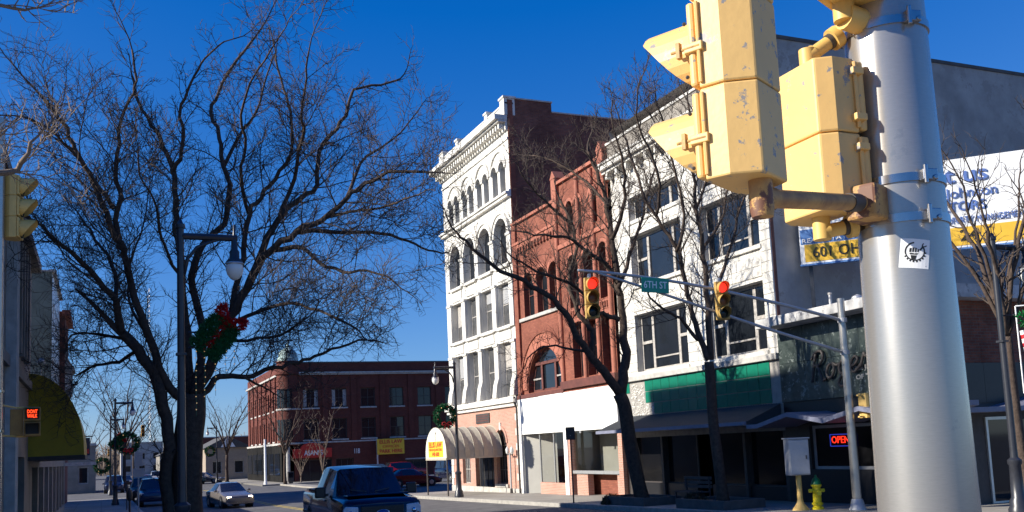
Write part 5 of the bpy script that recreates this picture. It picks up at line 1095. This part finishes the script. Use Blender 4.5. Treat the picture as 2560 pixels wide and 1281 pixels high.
def bow(par, c, s):
    m = MB()
    for k in (-1, 1):
        P = [Vector((0,0,0)), Vector((k*0.3*s,-0.05*s,0.22*s)), Vector((k*0.5*s,-0.08*s,0.12*s)), Vector((k*0.48*s,-0.06*s,-0.12*s)), Vector((k*0.22*s,-0.02*s,-0.06*s)), Vector((0,0,0))]
        m.tube([Vector(c)+p for p in catmull(P, 3)], 0.075*s, 6); m.tube([Vector(c), Vector(c)+Vector((k*0.18*s,-0.03*s,-0.3*s)), Vector(c)+Vector((k*0.26*s,-0.02*s,-0.55*s))], [0.06*s,0.07*s,0.05*s], 5)
    m.sphere(c, 0.1*s, 8, 5); return m.build('bow', M_bow, par, smooth=True)
def wreath(label, c, rad, seed, bowed=True):
    g = random.Random(seed); t = thing('christmas_wreath', label, 'wreath', c, 0, 'wreaths on the street lamps')
    P = [(rad*math.cos(2*math.pi*i/24), 0, rad*math.sin(2*math.pi*i/24)) for i in range(25)]
    MB().tube(P, rad*0.1, 6, cap=False).build('ring', M_garl, t); tag(garland(MB(), P, rad*0.34, g, int(260/rad**0.5), 0.11*rad/0.5).build('needles', M_garl, t, fixn=False), kind='stuff')
    if bowed: bow(t, (0, -rad*0.3, -rad*0.85), rad*0.95)
    for i in range(9): MB().sphere((rad*math.cos(i*0.7), -rad*0.36, rad*math.sin(i*0.7)), rad*0.055, 6, 4).build('bauble', M_bow if i % 3 else M_bulb, t)
    MB().tube([(rad*0.9 if c[0] > 10 else -rad, 0, rad*0.2), ((rad*1.55) if c[0] > 10 else -rad*1.5, 0, rad*0.2)], 0.02, 5).build('mount_arm', M_lampk, t)
wreath('green Christmas wreath with red bow on the lamp above the barrel awning', (16.28, 46.95, 3.98), 0.48, 3)
wreath('open dark wreath on the lamp of the left pavement', (1.62, 68.9, 3.65), 0.58, 4)
wreath('small distant wreath on the far lamp by the tan building', (12.3, 123.9, 3.3), 0.5, 6, False)
wreath('small distant wreath on the second lamp of the left pavement', (0.05, 92.9, 2.2), 0.55, 8, False)
def present(label, c, s, rot, seed, icicles=True):
    g = random.Random(seed); t = thing('christmas_present_decoration', label, 'decoration', c); a = rot
    def T(u, v): return (s*(u*math.cos(a)-v*math.sin(a)), 0, s*(u*math.sin(a)+v*math.cos(a)))
    m = MB(); rings = [[T(-0.5,-0.42),T(0.5,-0.42),T(0.5,0.42),T(-0.5,0.42),T(-0.5,-0.42)]]+[[T(-0.5,q),T(0.5,q)] for q in (-0.28,-0.14,0.14,0.28)]
    for p in rings: garland(m, p, 0.1*s, g, 520, 0.1*s)
    tag(m.build('tinsel', M_garl, t, fixn=False), kind='stuff'); fr = MB(); fr.tube(rings[0], 0.012, 5).build('wire_frame', M_garl, t)
    rb = MB(); garland(rb, [T(-0.45,0.0),T(0.55,0.0)], 0.09*s, g, 620, 0.09*s); garland(rb, [T(0,-0.4),T(0,0.4)], 0.05*s, g, 40, 0.05*s); tag(rb.build('ribbon', M_bow, t, fixn=False), kind='stuff')
    bw_ = MB()
    for k in (-1, 1):
        P = [T(0.5,0), T(0.72,k*0.14), T(0.95,k*0.4), T(0.72,k*0.46), T(0.55,k*0.2), T(0.5,0)]; garland(bw_, P, 0.08*s, g, 520, 0.09*s)
    tag(bw_.build('bow', M_bow, t, fixn=False), kind='stuff')
    if icicles:
        for i, (x, L) in enumerate(((-0.55, 1.35), (-0.3, 1.15), (0.0, 0.95), (0.3, 0.55), (0.55, 0.4))):
            x *= s; st = MB().tube([(x,0,-0.35*s+max(0,-x)*0.3),(x,0,-0.35*s-L)], 0.005, 4).build('light_string', M_garl, t)
            for k in range(int(L/0.13)): MB().sphere((x+g.uniform(-.012,.012), 0, -0.42*s-k*0.13), 0.012, 6, 4).build('bulb', M_bulb, st)
    MB().tube([(-0.75*s,0,0.15*s),(-0.4*s,0,0.15*s)], 0.02, 5).build('mount_arm', M_lampk, t); MB().tube([(-0.75*s,0,-0.3*s),(-0.4*s,0,-0.3*s)], 0.02, 5).build('mount_arm', M_lampk, t)
present('green tinsel Christmas present with red bow and hanging light strings on the near left lamp', (2.12, 20.15, 4.76), 0.68, R(52), 12)
present('tiny distant tinsel present on a lamp of the left pavement', (1.2, 93.0, 4.1), 0.9, R(45), 14, False)
# candy cane banner at the right edge
cb_ = thing('candy_cane_banner', 'white wire banner with green bow and striped cane at the right edge', 'decoration', (20.2, 16.38, 3.0), R(-42))
MB().tube([(0.1,0,2.1),(1.0,0,2.1),(1.0,0,0),(0.1,0,0),(0.1,0,2.1)], 0.018, 6).build('wire_frame', M_wtext, cb_)
g = random.Random(9); m = MB(); garland(m, [(0.25,0,1.75),(0.8,0,1.55)], 0.2, g, 420, 0.1); tag(m.build('bow', pm('bright_green_tinsel', (0.01, 0.22, 0.05), 0.4, var=0.5, scale=15), cb_, fixn=False), kind='stuff')
for k in range(14):
    MB().tube([(0.2+0.012*k,0,1.5-0.1*k),(0.2+0.012*(k+1),0,1.4-0.1*k)], 0.06, 8).build('cane_stripe', M_bow if k % 2 else M_wtext, cb_)
MB().tube([(-0.25,0.1,1.9),(0.12,0,1.9)], 0.02, 6).build('mount_arm', M_lampk, cb_)

# ================================================================== street furniture
hy = thing('fire_hydrant', 'yellow fire hydrant with green bonnet at the right corner', 'hydrant', (18.45, 21.75, sw(21.75)), R(-25))
MB().lathe([(0.17,0),(0.17,0.05),(0.12,0.06),(0.12,0.12),(0.155,0.13),(0.155,0.18),(0.115,0.2),(0.11,0.62),(0.145,0.64),(0.145,0.69)], 18).build('barrel', M_hydy, hy, smooth=35)
MB().lathe([(0.14,0.69),(0.13,0.76),(0.09,0.85),(0.04,0.89),(0.035,0.95),(0.0,0.96)], 18).build('bonnet', M_hydg, hy, smooth=35)
MB().cyl((0,-0.08,0.45),(0,-0.21,0.45),0.075,n=12).build('outlet', M_hydy, hy); MB().cyl((0,-0.21,0.45),(0,-0.25,0.45),0.085,0.07,6).build('outlet_cap', M_hydy, hy)
for s in (-1, 1):
    MB().cyl((s*0.08,0,0.52),(s*0.18,0,0.52),0.05,n=10).build('outlet', M_hydy, hy); MB().cyl((s*0.18,0,0.52),(s*0.22,0,0.52),0.058,0.05,6).build('outlet_cap', M_hydy, hy)
for k in range(8): a = k*math.pi/4; MB().cyl((0.145*math.cos(a),0.145*math.sin(a),0.04),(0.145*math.cos(a),0.145*math.sin(a),0.075),0.014,n=6).build('bolt', M_hydy, hy)
cb2 = thing('control_cabinet', 'grey steel control cabinet on a yellow post beside the hydrant', 'cabinet', (18.02, 21.95, sw(22)), R(-20))
MB().lathe([(0.24,0),(0.2,0.06),(0.1,0.2),(0.075,0.3),(0.075,0.98)], 14).build('post', M_sigclean, cb2, smooth=40)
bd = MB().box(-0.29, 0.29, -0.2, 0.22, 0.97, 1.98).build('box', M_cab, cb2, bev=0.02); MB().box(-0.27, 0.27, -0.225, -0.203, 1.0, 1.95).build('door', M_cab, cb2, bev=0.01); MB().box(0.17, 0.2, -0.245, -0.225, 1.42, 1.52).build('handle', M_framed, cb2); MB().box(-0.32,0.32,-0.24,0.25,1.98,2.02).build('lid', M_cab, cb2, bev=0.01)
def sign_post(label, loc, rz, plates, h, mat=M_framed):
    t = thing('sign_post', label, 'sign', loc, rz); MB().box(-0.03, 0.03, -0.02, 0.02, 0, h).build('post', mat, t)
    for z0, z1, w_ in plates:
        p = MB().box(-w_/2, w_/2, -0.035, -0.021, z0, z1).build('plate', mat, t, bev=0.004); MB().box(-0.015,0.015,-0.042,-0.035,(z0+z1)/2-0.1,(z0+z1)/2-0.07).build('bolt', M_cab, p)
sign_post('dark blank backed sign on a post before the white blank shop front', (16.95, 34.0, sw(34)), R(-25), [(2.45, 2.95, 0.36)], 2.95)
sign_post('two grey sign backs on one post on the left pavement', (1.55, 47.0, sw(47)), 0, [(2.35, 3.0, 0.36), (1.85, 2.25, 0.5)], 3.0, M_cab)
def bollard(label, loc):
    t = thing('parking_meter', label, 'parking meter', loc); MB().cyl((0,0,0),(0,0,1.05),0.035,n=8).build('post', M_framed, t); MB().lathe([(0.04,1.05),(0.09,1.1),(0.1,1.3),(0.07,1.42),(0.0,1.46)],10).build('head', M_framed, t, smooth=True)
bollard('dark parking meter before the double sign post on the left pavement', (0.9, 36.0, sw(36)))
bollard('parking meter beside the parked navy car', (1.35, 60.0, sw(60)))
def planter(label, loc, L, W_, h=0.45):
    t = thing('planter', label, 'planter', loc, 0); m = MB()
    for a in ((0,L,0,0.14),(0,L,W_-0.14,W_),(0,0.14,0.14,W_-0.14),(L-0.14,L,0.14,W_-0.14)): m.box(a[0],a[1],a[2],a[3],-0.1,h)
    m.build('rim', M_planter, t); MB().box(0.14,L-0.14,0.14,W_-0.14,-0.1,h-0.08).build('soil', M_soil, t)
planter('concrete planter at the foot of the large shaded tree', (0.95, 25.6, sw(27)), 2.0, 4.2, 0.5)
planter('low kerbed planter round the tree before the white blank shop front', (16.9, 28.6, sw(29)), 1.5, 2.8, 0.28)
planter('low kerbed planter round the tree before the green tile band', (16.9, 24.0, sw(25)), 1.5, 2.6, 0.28)
def bush(label, loc, r, seed):
    g = random.Random(seed); t = thing('clipped_shrub', label, 'shrub', loc); m = MB()
    for k in range(900):
        d = Vector((g.gauss(0,1), g.gauss(0,1), abs(g.gauss(0,0.8)))).normalized(); q = d*r*g.uniform(0.7, 1.0); s = d.orthogonal().normalized()*0.03
        m.poly([q-s, q+s, q+d*0.06+Vector((g.uniform(-.05,.05),)*3)])
    tag(m.build('foliage', pm('dark_evergreen', (0.03, 0.04, 0.02), 0.8, var=0.5, scale=8), t, fixn=False), kind='stuff'); MB().cyl((0,0,-0.1),(0,0,r*0.6),0.03,n=6).build('stem', M_bark, t)
bush('small dark shrub at the foot of the tree before the white blank shop front', (17.1, 31.2, sw(31)), 0.38, 1); bush('dark shrub in the planter before the green tile band', (17.4, 26.2, sw(26)+0.1), 0.4, 2)
def bench(label, loc, rz):
    t = thing('park_bench', label, 'bench', loc, rz)
    for k in range(4): MB().box(-0.8,0.8,-0.22+k*0.12,-0.13+k*0.12,0.42,0.46).build('seat_slat', M_framed, t)
    for k in range(3): MB().box(-0.8,0.8,0.26,0.3,0.55+k*0.14,0.65+k*0.14).build('back_slat', M_framed, t)
    for x in (-0.7, 0.66):
        MB().box(x,x+0.05,-0.2,-0.15,0,0.42).build('leg', M_framed, t); MB().box(x,x+0.05,0.24,0.29,0,0.92).build('leg', M_framed, t)
bench('dark slatted bench between the two trees before the green tile shop', (18.1, 27.5, sw(27.5)), R(-90))
wp = thing('white_post', 'white street light post before the domed corner building', 'post', (15.5, 101.5, sw(101)))
MB().cyl((0,0,0),(0,0,4.6),0.14,0.11,10).build('shaft', M_wtext, wp); MB().cyl((0,0,0),(0,0,0.3),0.2,0.16,10).build('base', M_wtext, wp)
nb = thing('news_box', 'small dark kerbside box beside the white post', 'box', (17.6, 99.0, sw(99))); MB().box(-0.3,0.3,-0.25,0.25,0.2,1.2).build('case', M_framed, nb, bev=0.03); MB().box(-0.24,0.24,-0.27,-0.252,0.6,1.1).build('door', M_pane, nb); MB().box(-0.2,0.2,-0.2,0.2,0,0.2).build('pedestal', M_framed, nb)
# ================================================================== vehicles (local front = -y)
def loft_car(name, label, cat, loc, rz, st, pm_, wheels, glass, wr=0.33, tyre_w=0.2, detail=None, group=None):
    """st: (y, zbottom, zbelt, ztop, half width at belt, half width at top); glass = station ranges of the cabin (front, rear)"""
    t = thing(name, label, cat, loc, rz, group); rows = []
    for (y, zb, zbelt, zt, wb, wt) in st:
        half = [(wb*0.90, zb), (wb*0.985, zb+0.08), (wb, zb+(zbelt-zb)*0.55), (wb*0.985, zbelt-0.05), (wb*0.955, zbelt), (wt, zt-0.06 if zt-zbelt > 0.2 else zbelt+(zt-zbelt)*0.5), (wt*0.9, zt-0.015), (0, zt)]
        rows.append([(-x, y, z) for x, z in half]+[(x, y, z) for x, z in reversed(half[:-1])])
    body, ws, rw, sw_ = MB(), MB(), MB(), [MB(), MB()]; m = len(rows[0])
    i0, i1, i2, i3 = glass          # cowl, windscreen top, roof end, tail-glass base
    for i in range(len(rows)-1):
        for k in range(m-1):
            q = [rows[i][k], rows[i][k+1], rows[i+1][k+1], rows[i+1][k]]; tgt = body
            up = k in (5, 6, 7, 8); side = k in (4, 9)
            if i == i0 and up: tgt = ws
            elif i == i2 and up and i3 > i2: tgt = rw
            elif side and i1 <= i < i2: tgt = sw_[0 if k == 4 else 1]
            tgt.poly(q)
    body.poly(list(reversed(rows[0]))); body.poly(rows[-1])
    for i in range(len(rows)-1): body.poly([rows[i][0], rows[i+1][0], rows[i+1][-1], rows[i][-1]])
    def weld(mb, nm, mat, par=None):
        o = mb.build(nm, mat, par or t, fixn=False); bm = bmesh.new(); bm.from_mesh(o.data); bmesh.ops.remove_doubles(bm, verts=bm.verts, dist=0.0005); bmesh.ops.recalc_face_normals(bm, faces=bm.faces); bm.to_mesh(o.data); bm.free()
        o.data.shade_smooth(); o.data.set_sharp_from_angle(angle=R(38)); return o
    b = weld(body, 'body', pm_)
    if ws.f: weld(ws, 'windscreen', M_carglass)
    if rw.f: weld(rw, 'rear_window', M_carglass)
    for s_ in sw_:
        if s_.f: weld(s_, 'side_window', M_carglass)
    hw = max(s[4] for s in st)
    for y in wheels:
        for s in (-1, 1):
            MB().cyl((s*(hw-0.30),y,wr),(s*(hw+0.004),y,wr),wr*1.17,n=20).build('wheel_arch', M_black, t)
            w_ = MB().cyl((s*(hw-tyre_w),y,wr),(s*(hw+0.012),y,wr),wr,n=22).build('wheel', M_tyre, t); MB().cyl((s*(hw),y,wr),(s*(hw+0.02),y,wr),wr*0.62,wr*0.5,14).build('rim', M_rim, w_)
    if detail: detail(t, hw)
    return t
SEDAN = [(-2.32,0.34,0.56,0.60,0.60,0.5),(-2.22,0.24,0.64,0.68,0.80,0.66),(-1.85,0.22,0.72,0.77,0.86,0.72),(-0.95,0.2,0.88,0.93,0.88,0.72),(-0.12,0.2,0.93,1.40,0.88,0.58),(0.45,0.2,0.95,1.45,0.88,0.6),(1.0,0.2,0.96,1.40,0.88,0.58),(1.65,0.22,0.96,1.02,0.87,0.7),(2.15,0.26,0.92,0.97,0.84,0.7),(2.32,0.36,0.82,0.86,0.74,0.62)]
SUV = [(-2.3,0.42,0.78,0.84,0.72,0.6),(-2.2,0.34,0.90,0.96,0.88,0.74),(-1.3,0.3,1.02,1.08,0.93,0.78),(-1.0,0.3,1.05,1.12,0.93,0.78),(-0.35,0.3,1.08,1.74,0.94,0.66),(0.5,0.3,1.1,1.80,0.94,0.68),(1.9,0.3,1.1,1.76,0.93,0.66),(2.2,0.34,1.1,1.2,0.9,0.7),(2.3,0.42,0.95,1.0,0.82,0.66)]
def lights(col, zl, x, y, w_=0.34, h=0.16, lit=False):
    def f(t, hw):
        for s in (-1, 1):
            MB().box(s*x-w_/2, s*x+w_/2, y-0.03, y+0.12, zl-h/2, zl+h/2).build('headlight', emitm('lit_headlamp', (1.0, 0.82, 0.55), 5.0) if lit and 'lit_headlamp' not in MATS else (MATS['lit_headlamp'] if lit else M_headl), t, bev=0.03)
        g_ = MB().box(-x+w_/2+0.06, x-w_/2-0.06, y-0.035, y+0.1, zl-h*0.6, zl+h*0.35).build('grille', M_black, t); MB().box(-0.28, 0.28, y-0.05, y, zl-0.32, zl-0.2).build('number_plate', M_wsign, t)
        MB().box(-hw*0.86, hw*0.86, y-0.05, y+0.1, zl-0.38, zl-0.26).build('bumper', col, t, bev=0.04)
        for s in (-1, 1): MB().box(s*(hw+0.08)-0.09, s*(hw+0.08)+0.09, -0.72, -0.6, 0.92, 1.04).build('wing_mirror', col, t, bev=0.03)
    return f
loft_car('sedan_car', 'silver beige sedan driving towards the camera with headlights on', 'car', (6.9, 58.8, gz(58)), R(8), SEDAN, M_silver, (-1.42, 1.38), (3, 4, 6, 7), detail=lights(M_silver, 0.62, 0.6, -2.24, 0.24, 0.13, lit=True))
loft_car('parked_suv', 'dark navy sport utility car parked at the left kerb beyond the tree', 'car', (3.15, 68.5, gz(68)), 0, SUV, M_navy, (-1.4, 1.4), (3, 4, 6, 7), wr=0.38, detail=lights(M_navy, 0.82, 0.66, -2.22))
loft_car('parked_car', 'second dark car parked behind the navy one at the left kerb', 'car', (2.9, 78.0, gz(78)), 0, SUV, M_black, (-1.4, 1.4), (3, 4, 6, 7), wr=0.36, detail=lights(M_black, 0.82, 0.66, -2.22))
loft_car('parked_car', 'dark car parked far along the left kerb before the lamp', 'car', (1.2, 108.0, gz(108)), 0, SUV, M_navy, (-1.4, 1.4), (3, 4, 6, 7), detail=lights(M_navy, 0.82, 0.66, -2.22))
loft_car('parked_car', 'teal van parked beside the tan gabled building', 'car', (10.4, 128.0, gz(128)), R(20), SUV, M_green2, (-1.4, 1.4), (3, 4, 6, 7), detail=lights(M_green2, 0.82, 0.66, -2.22))
loft_car('parked_car', 'grey car parked beside the teal van', 'car', (12.4, 130.0, gz(130)), R(60), SEDAN, M_silver, (-1.42, 1.38), (3, 4, 6, 7), detail=lights(M_silver, 0.62, 0.6, -2.24, 0.24, 0.13))
loft_car('parked_car', 'maroon sedan parked side on behind the barrel awning', 'car', (22.4, 73.5, gz(73)), R(97), SEDAN, M_maroon, (-1.42, 1.38), (3, 4, 6, 7), detail=lights(M_maroon, 0.62, 0.6, -2.24, 0.24, 0.13))
loft_car('parked_car', 'bright red car behind the maroon sedan in the parking lot', 'car', (27.0, 95.0, gz(95)), R(80), SEDAN, M_redp, (-1.42, 1.38), (3, 4, 6, 7), detail=lights(M_redp, 0.62, 0.6, -2.24, 0.24, 0.13))
loft_car('parked_car', 'red utility car parked before the yellow parking sign', 'car', (29.8, 99.5, gz(99)), R(95), SUV, M_redp, (-1.4, 1.4), (3, 4, 6, 7), detail=lights(M_redp, 0.82, 0.66, -2.22))
loft_car('parked_van', 'blue van parked behind the barrel awning posts', 'van', (28.3, 80.0, gz(80)), R(5), [(a, b, c*1.1, d*1.25, e, f) for a, b, c, d, e, f in SUV], M_blue, (-1.4, 1.4), (3, 4, 6, 7), detail=lights(M_blue, 0.82, 0.66, -2.22))
for k, (x, y, mt, lab) in enumerate(((5.4, 135, M_redp, 'tiny red car far down the street'), (7.4, 150, M_whitep, 'tiny white car far down the street'), (3.0, 140, M_black, 'tiny black car far down the street'), (9.4, 165, M_navy, 'tiny navy car far down the street'))):
    loft_car('distant_car', lab, 'car', (x, y, gz(y)), 0, SUV if k % 2 else SEDAN, mt, (-1.4, 1.4), (3, 4, 6, 7), detail=lights(mt, 0.7, 0.62, -2.24))
# pickup truck
TRUCK = [(-2.92,0.46,0.98,1.04,0.86,0.74),(-2.84,0.42,1.06,1.12,0.96,0.82),(-2.6,0.42,1.10,1.17,0.99,0.84),(-1.62,0.42,1.16,1.24,1.0,0.86),(-1.0,0.42,1.2,1.84,1.0,0.70),(-0.3,0.42,1.2,1.91,1.0,0.73),(0.55,0.42,1.2,1.90,1.0,0.73),(0.98,0.42,1.2,1.84,1.0,0.70),(1.12,0.42,1.2,1.26,1.0,0.9),(2.8,0.45,1.2,1.26,1.0,0.9),(2.92,0.5,1.15,1.2,0.96,0.86)]
def truck_detail(t, hw):
    y = -2.93
    gr = MB().box(-0.52, 0.52, y-0.03, y+0.1, 0.64, 1.0).build('grille', M_black, t, bev=0.03)
    for k in range(3): MB().box(-0.5, 0.5, y-0.045, y-0.03, 0.7+k*0.09, 0.725+k*0.09).build('grille_bar', M_black, gr)
    m = MB().lathe([(0.0,0.02),(0.1,0.015),(0.115,0.0)], 18); e = m.build('oval_emblem', pm('emblem_blue', (0.02, 0.06, 0.25), 0.2, var=0.05), gr, smooth=True); e.rotation_euler = (R(90), 0, 0); e.location = (0, y-0.045, 0.83); e.scale = (1.15, 0.5, 1)
    m = MB().lathe([(0.115,0.0),(0.13,0.012),(0.135,0.0)], 18); e = m.build('emblem_ring', M_hub, gr, smooth=True); e.rotation_euler = (R(90), 0, 0); e.location = (0, y-0.045, 0.83); e.scale = (1.15, 0.5, 1)
    for s in (-1, 1):
        h = MB().prism([(s*0.58,0.68),(s*0.92,0.70),(s*0.94,0.92),(s*0.88,1.0),(s*0.58,0.98)], 'y', y-0.02, y+0.14).build('headlight', M_headl, t, bev=0.02); MB().sphere((s*0.76, y-0.01, 0.84), 0.07, 10, 6).build('reflector', M_hub, h, smooth=True)
        MB().box(s*0.86-0.03, s*0.86+0.03, y-0.03, y+0.05, 0.72, 0.8).build('turn_lamp', pm('amber_lamp', (0.5, 0.12, 0.01), 0.3), h)
        MB().box(s*0.62-0.09, s*0.62+0.09, y-0.14, y-0.1, 0.44, 0.52).build('fog_lamp', M_headl, t)
        mr = MB().box(s*1.17-0.13, s*1.17+0.13, -1.24, -1.1, 1.16, 1.42).build('wing_mirror', M_black, t, bev=0.03); MB().box(min(s*0.97, s*1.05), max(s*0.97, s*1.05), -1.2, -1.14, 1.2, 1.26).build('mirror_arm', M_black, mr)
        MB().tube([(s*0.1, -1.66, 1.27), (s*0.5, -1.55, 1.33)], 0.012, 4).build('wiper', M_black, t)
        MB().box(min(s*0.995,s*1.02), max(s*0.995,s*1.02), -0.86, -0.68, 1.06, 1.1).build('door_handle', M_blue, t, bev=0.005); MB().box(min(s*0.99,s*1.015), max(s*0.99,s*1.015), -1.75, 2.8, 0.66, 0.72).build('side_moulding', M_black, t)
    MB().box(-0.98, 0.98, y-0.12, y+0.14, 0.42, 0.62).build('bumper', M_blue, t, bev=0.04); MB().box(-0.5, 0.5, y-0.1, y, 0.3, 0.42).build('air_dam', M_black, t)
    MB().box(-0.75, 0.75, -2.55, -1.75, 1.2, 1.245).build('bonnet_bulge', M_blue, t, bev=0.03)
    MB().box(-0.9, 0.9, 1.2, 2.75, 1.262, 1.29).build('tonneau_cover', M_black, t)
loft_car('pickup_truck', 'dark blue pickup truck facing the camera in the shaded street', 'pickup truck', (6.42, 26.05, gz(25)), R(-2), TRUCK, M_blue, (-1.95, 1.7), (3, 4, 6, 7), wr=0.4, tyre_w=0.26, detail=truck_detail).scale = (1.03, 1.0, 1.06)

# ================================================================== far buildings
def far_building(name, label, loc, W, D, H, mat, gable=False, rz=0, floors=2, roofm=None):
    t = thing(name, label, 'building', loc, rz); n = max(2, int(W/3)); ops = [(W/n*(i+0.28), W/n*(i+0.72), 1.0+3.4*k, 2.8+3.4*k) for i in range(n) for k in range(floors) if 2.8+3.4*k < H]
    wall(MB(), 0, W, -1, H, ops, 0.2).build('wall', mat, t)
    for o in ops: window(t, *o, 0.15, M_frame, M_pane, fw=0.12)
    m = MB(); shell(m, 0, W, 0.01, D, -1, H, roof=not gable); m.build('side_wall', mat, t)
    if gable:
        MB().prism([(-0.3,H),(W+0.3,H),(W/2,H+W*0.28)], 'y', -0.3, D).build('roof', roofm or M_roof, t); MB().prism([(W/2-1,H+0.1),(W/2+1,H+0.1),(W/2,H+1.6)], 'y', -0.42, -0.31).build('pediment', M_wtext, t)
    else: MB().box(-0.1, W+0.1, -0.2, D, H, H+0.25).build('cornice', M_stone, t)
far_building('gabled_building', 'tan gabled building beyond the domed corner building', (13.4, 141, gz(141)), 6.0, 18, 4.6, M_tan, True, 0, 1)
far_building('gabled_building', 'pale low house left of the tan gabled building', (9.2, 176, gz(176)), 6.0, 12, 4.2, M_lstone, True, 0, 1)
far_building('distant_building', 'white low building at the far end of the left pavement', (-5.2, 112, gz(112)), 4.6, 12, 5.0, M_lstone, False, 0, 1)
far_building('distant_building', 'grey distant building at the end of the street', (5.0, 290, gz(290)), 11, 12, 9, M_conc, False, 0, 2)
far_building('distant_building', 'brown brick distant building right of the street end', (20, 260, gz(260)), 22, 14, 9, M_asani, False, 0, 2)
far_building('distant_building', 'low brown distant building left of the street end', (-22, 230, gz(230)), 20, 14, 7, M_sidebrick, False, 0, 2)
# distant traffic signals and mast
for x, y, z, lab in ((3.55, 96, 4.7, 'small distant yellow traffic signal beside the large tree trunk'), (1.0, 150, 3.4, 'tiny distant traffic signal over the left pavement')):
    s = signal_head('traffic_signal', lab, (x, y, z), 0, 3, 0.36, lit=-1); MB().cyl((0, 0.1, 1.08), (0, 0.1, 1.6), 0.02, n=5).build('hanger', M_cab, s)
tw_ = thing('radio_mast', 'thin lattice radio mast far behind the large tree', 'mast', (18.0, 420, gz(420)))
for k, (a, b) in enumerate(((-0.6,-0.6),(0.6,-0.6),(0,0.6))): MB().tube([(a,b,0),(a*0.6,b*0.6,75)], 0.09, 4).build('leg', M_cab, tw_)
m = MB()
for k in range(36): z = k*2.1; m.tube([(-0.5,-0.5,z),(0.5,-0.5,z+2.1)], 0.05, 3).tube([(0.5,-0.5,z),(0,0.5,z+2.1)], 0.05, 3)
m.build('lattice', M_cab, tw_)
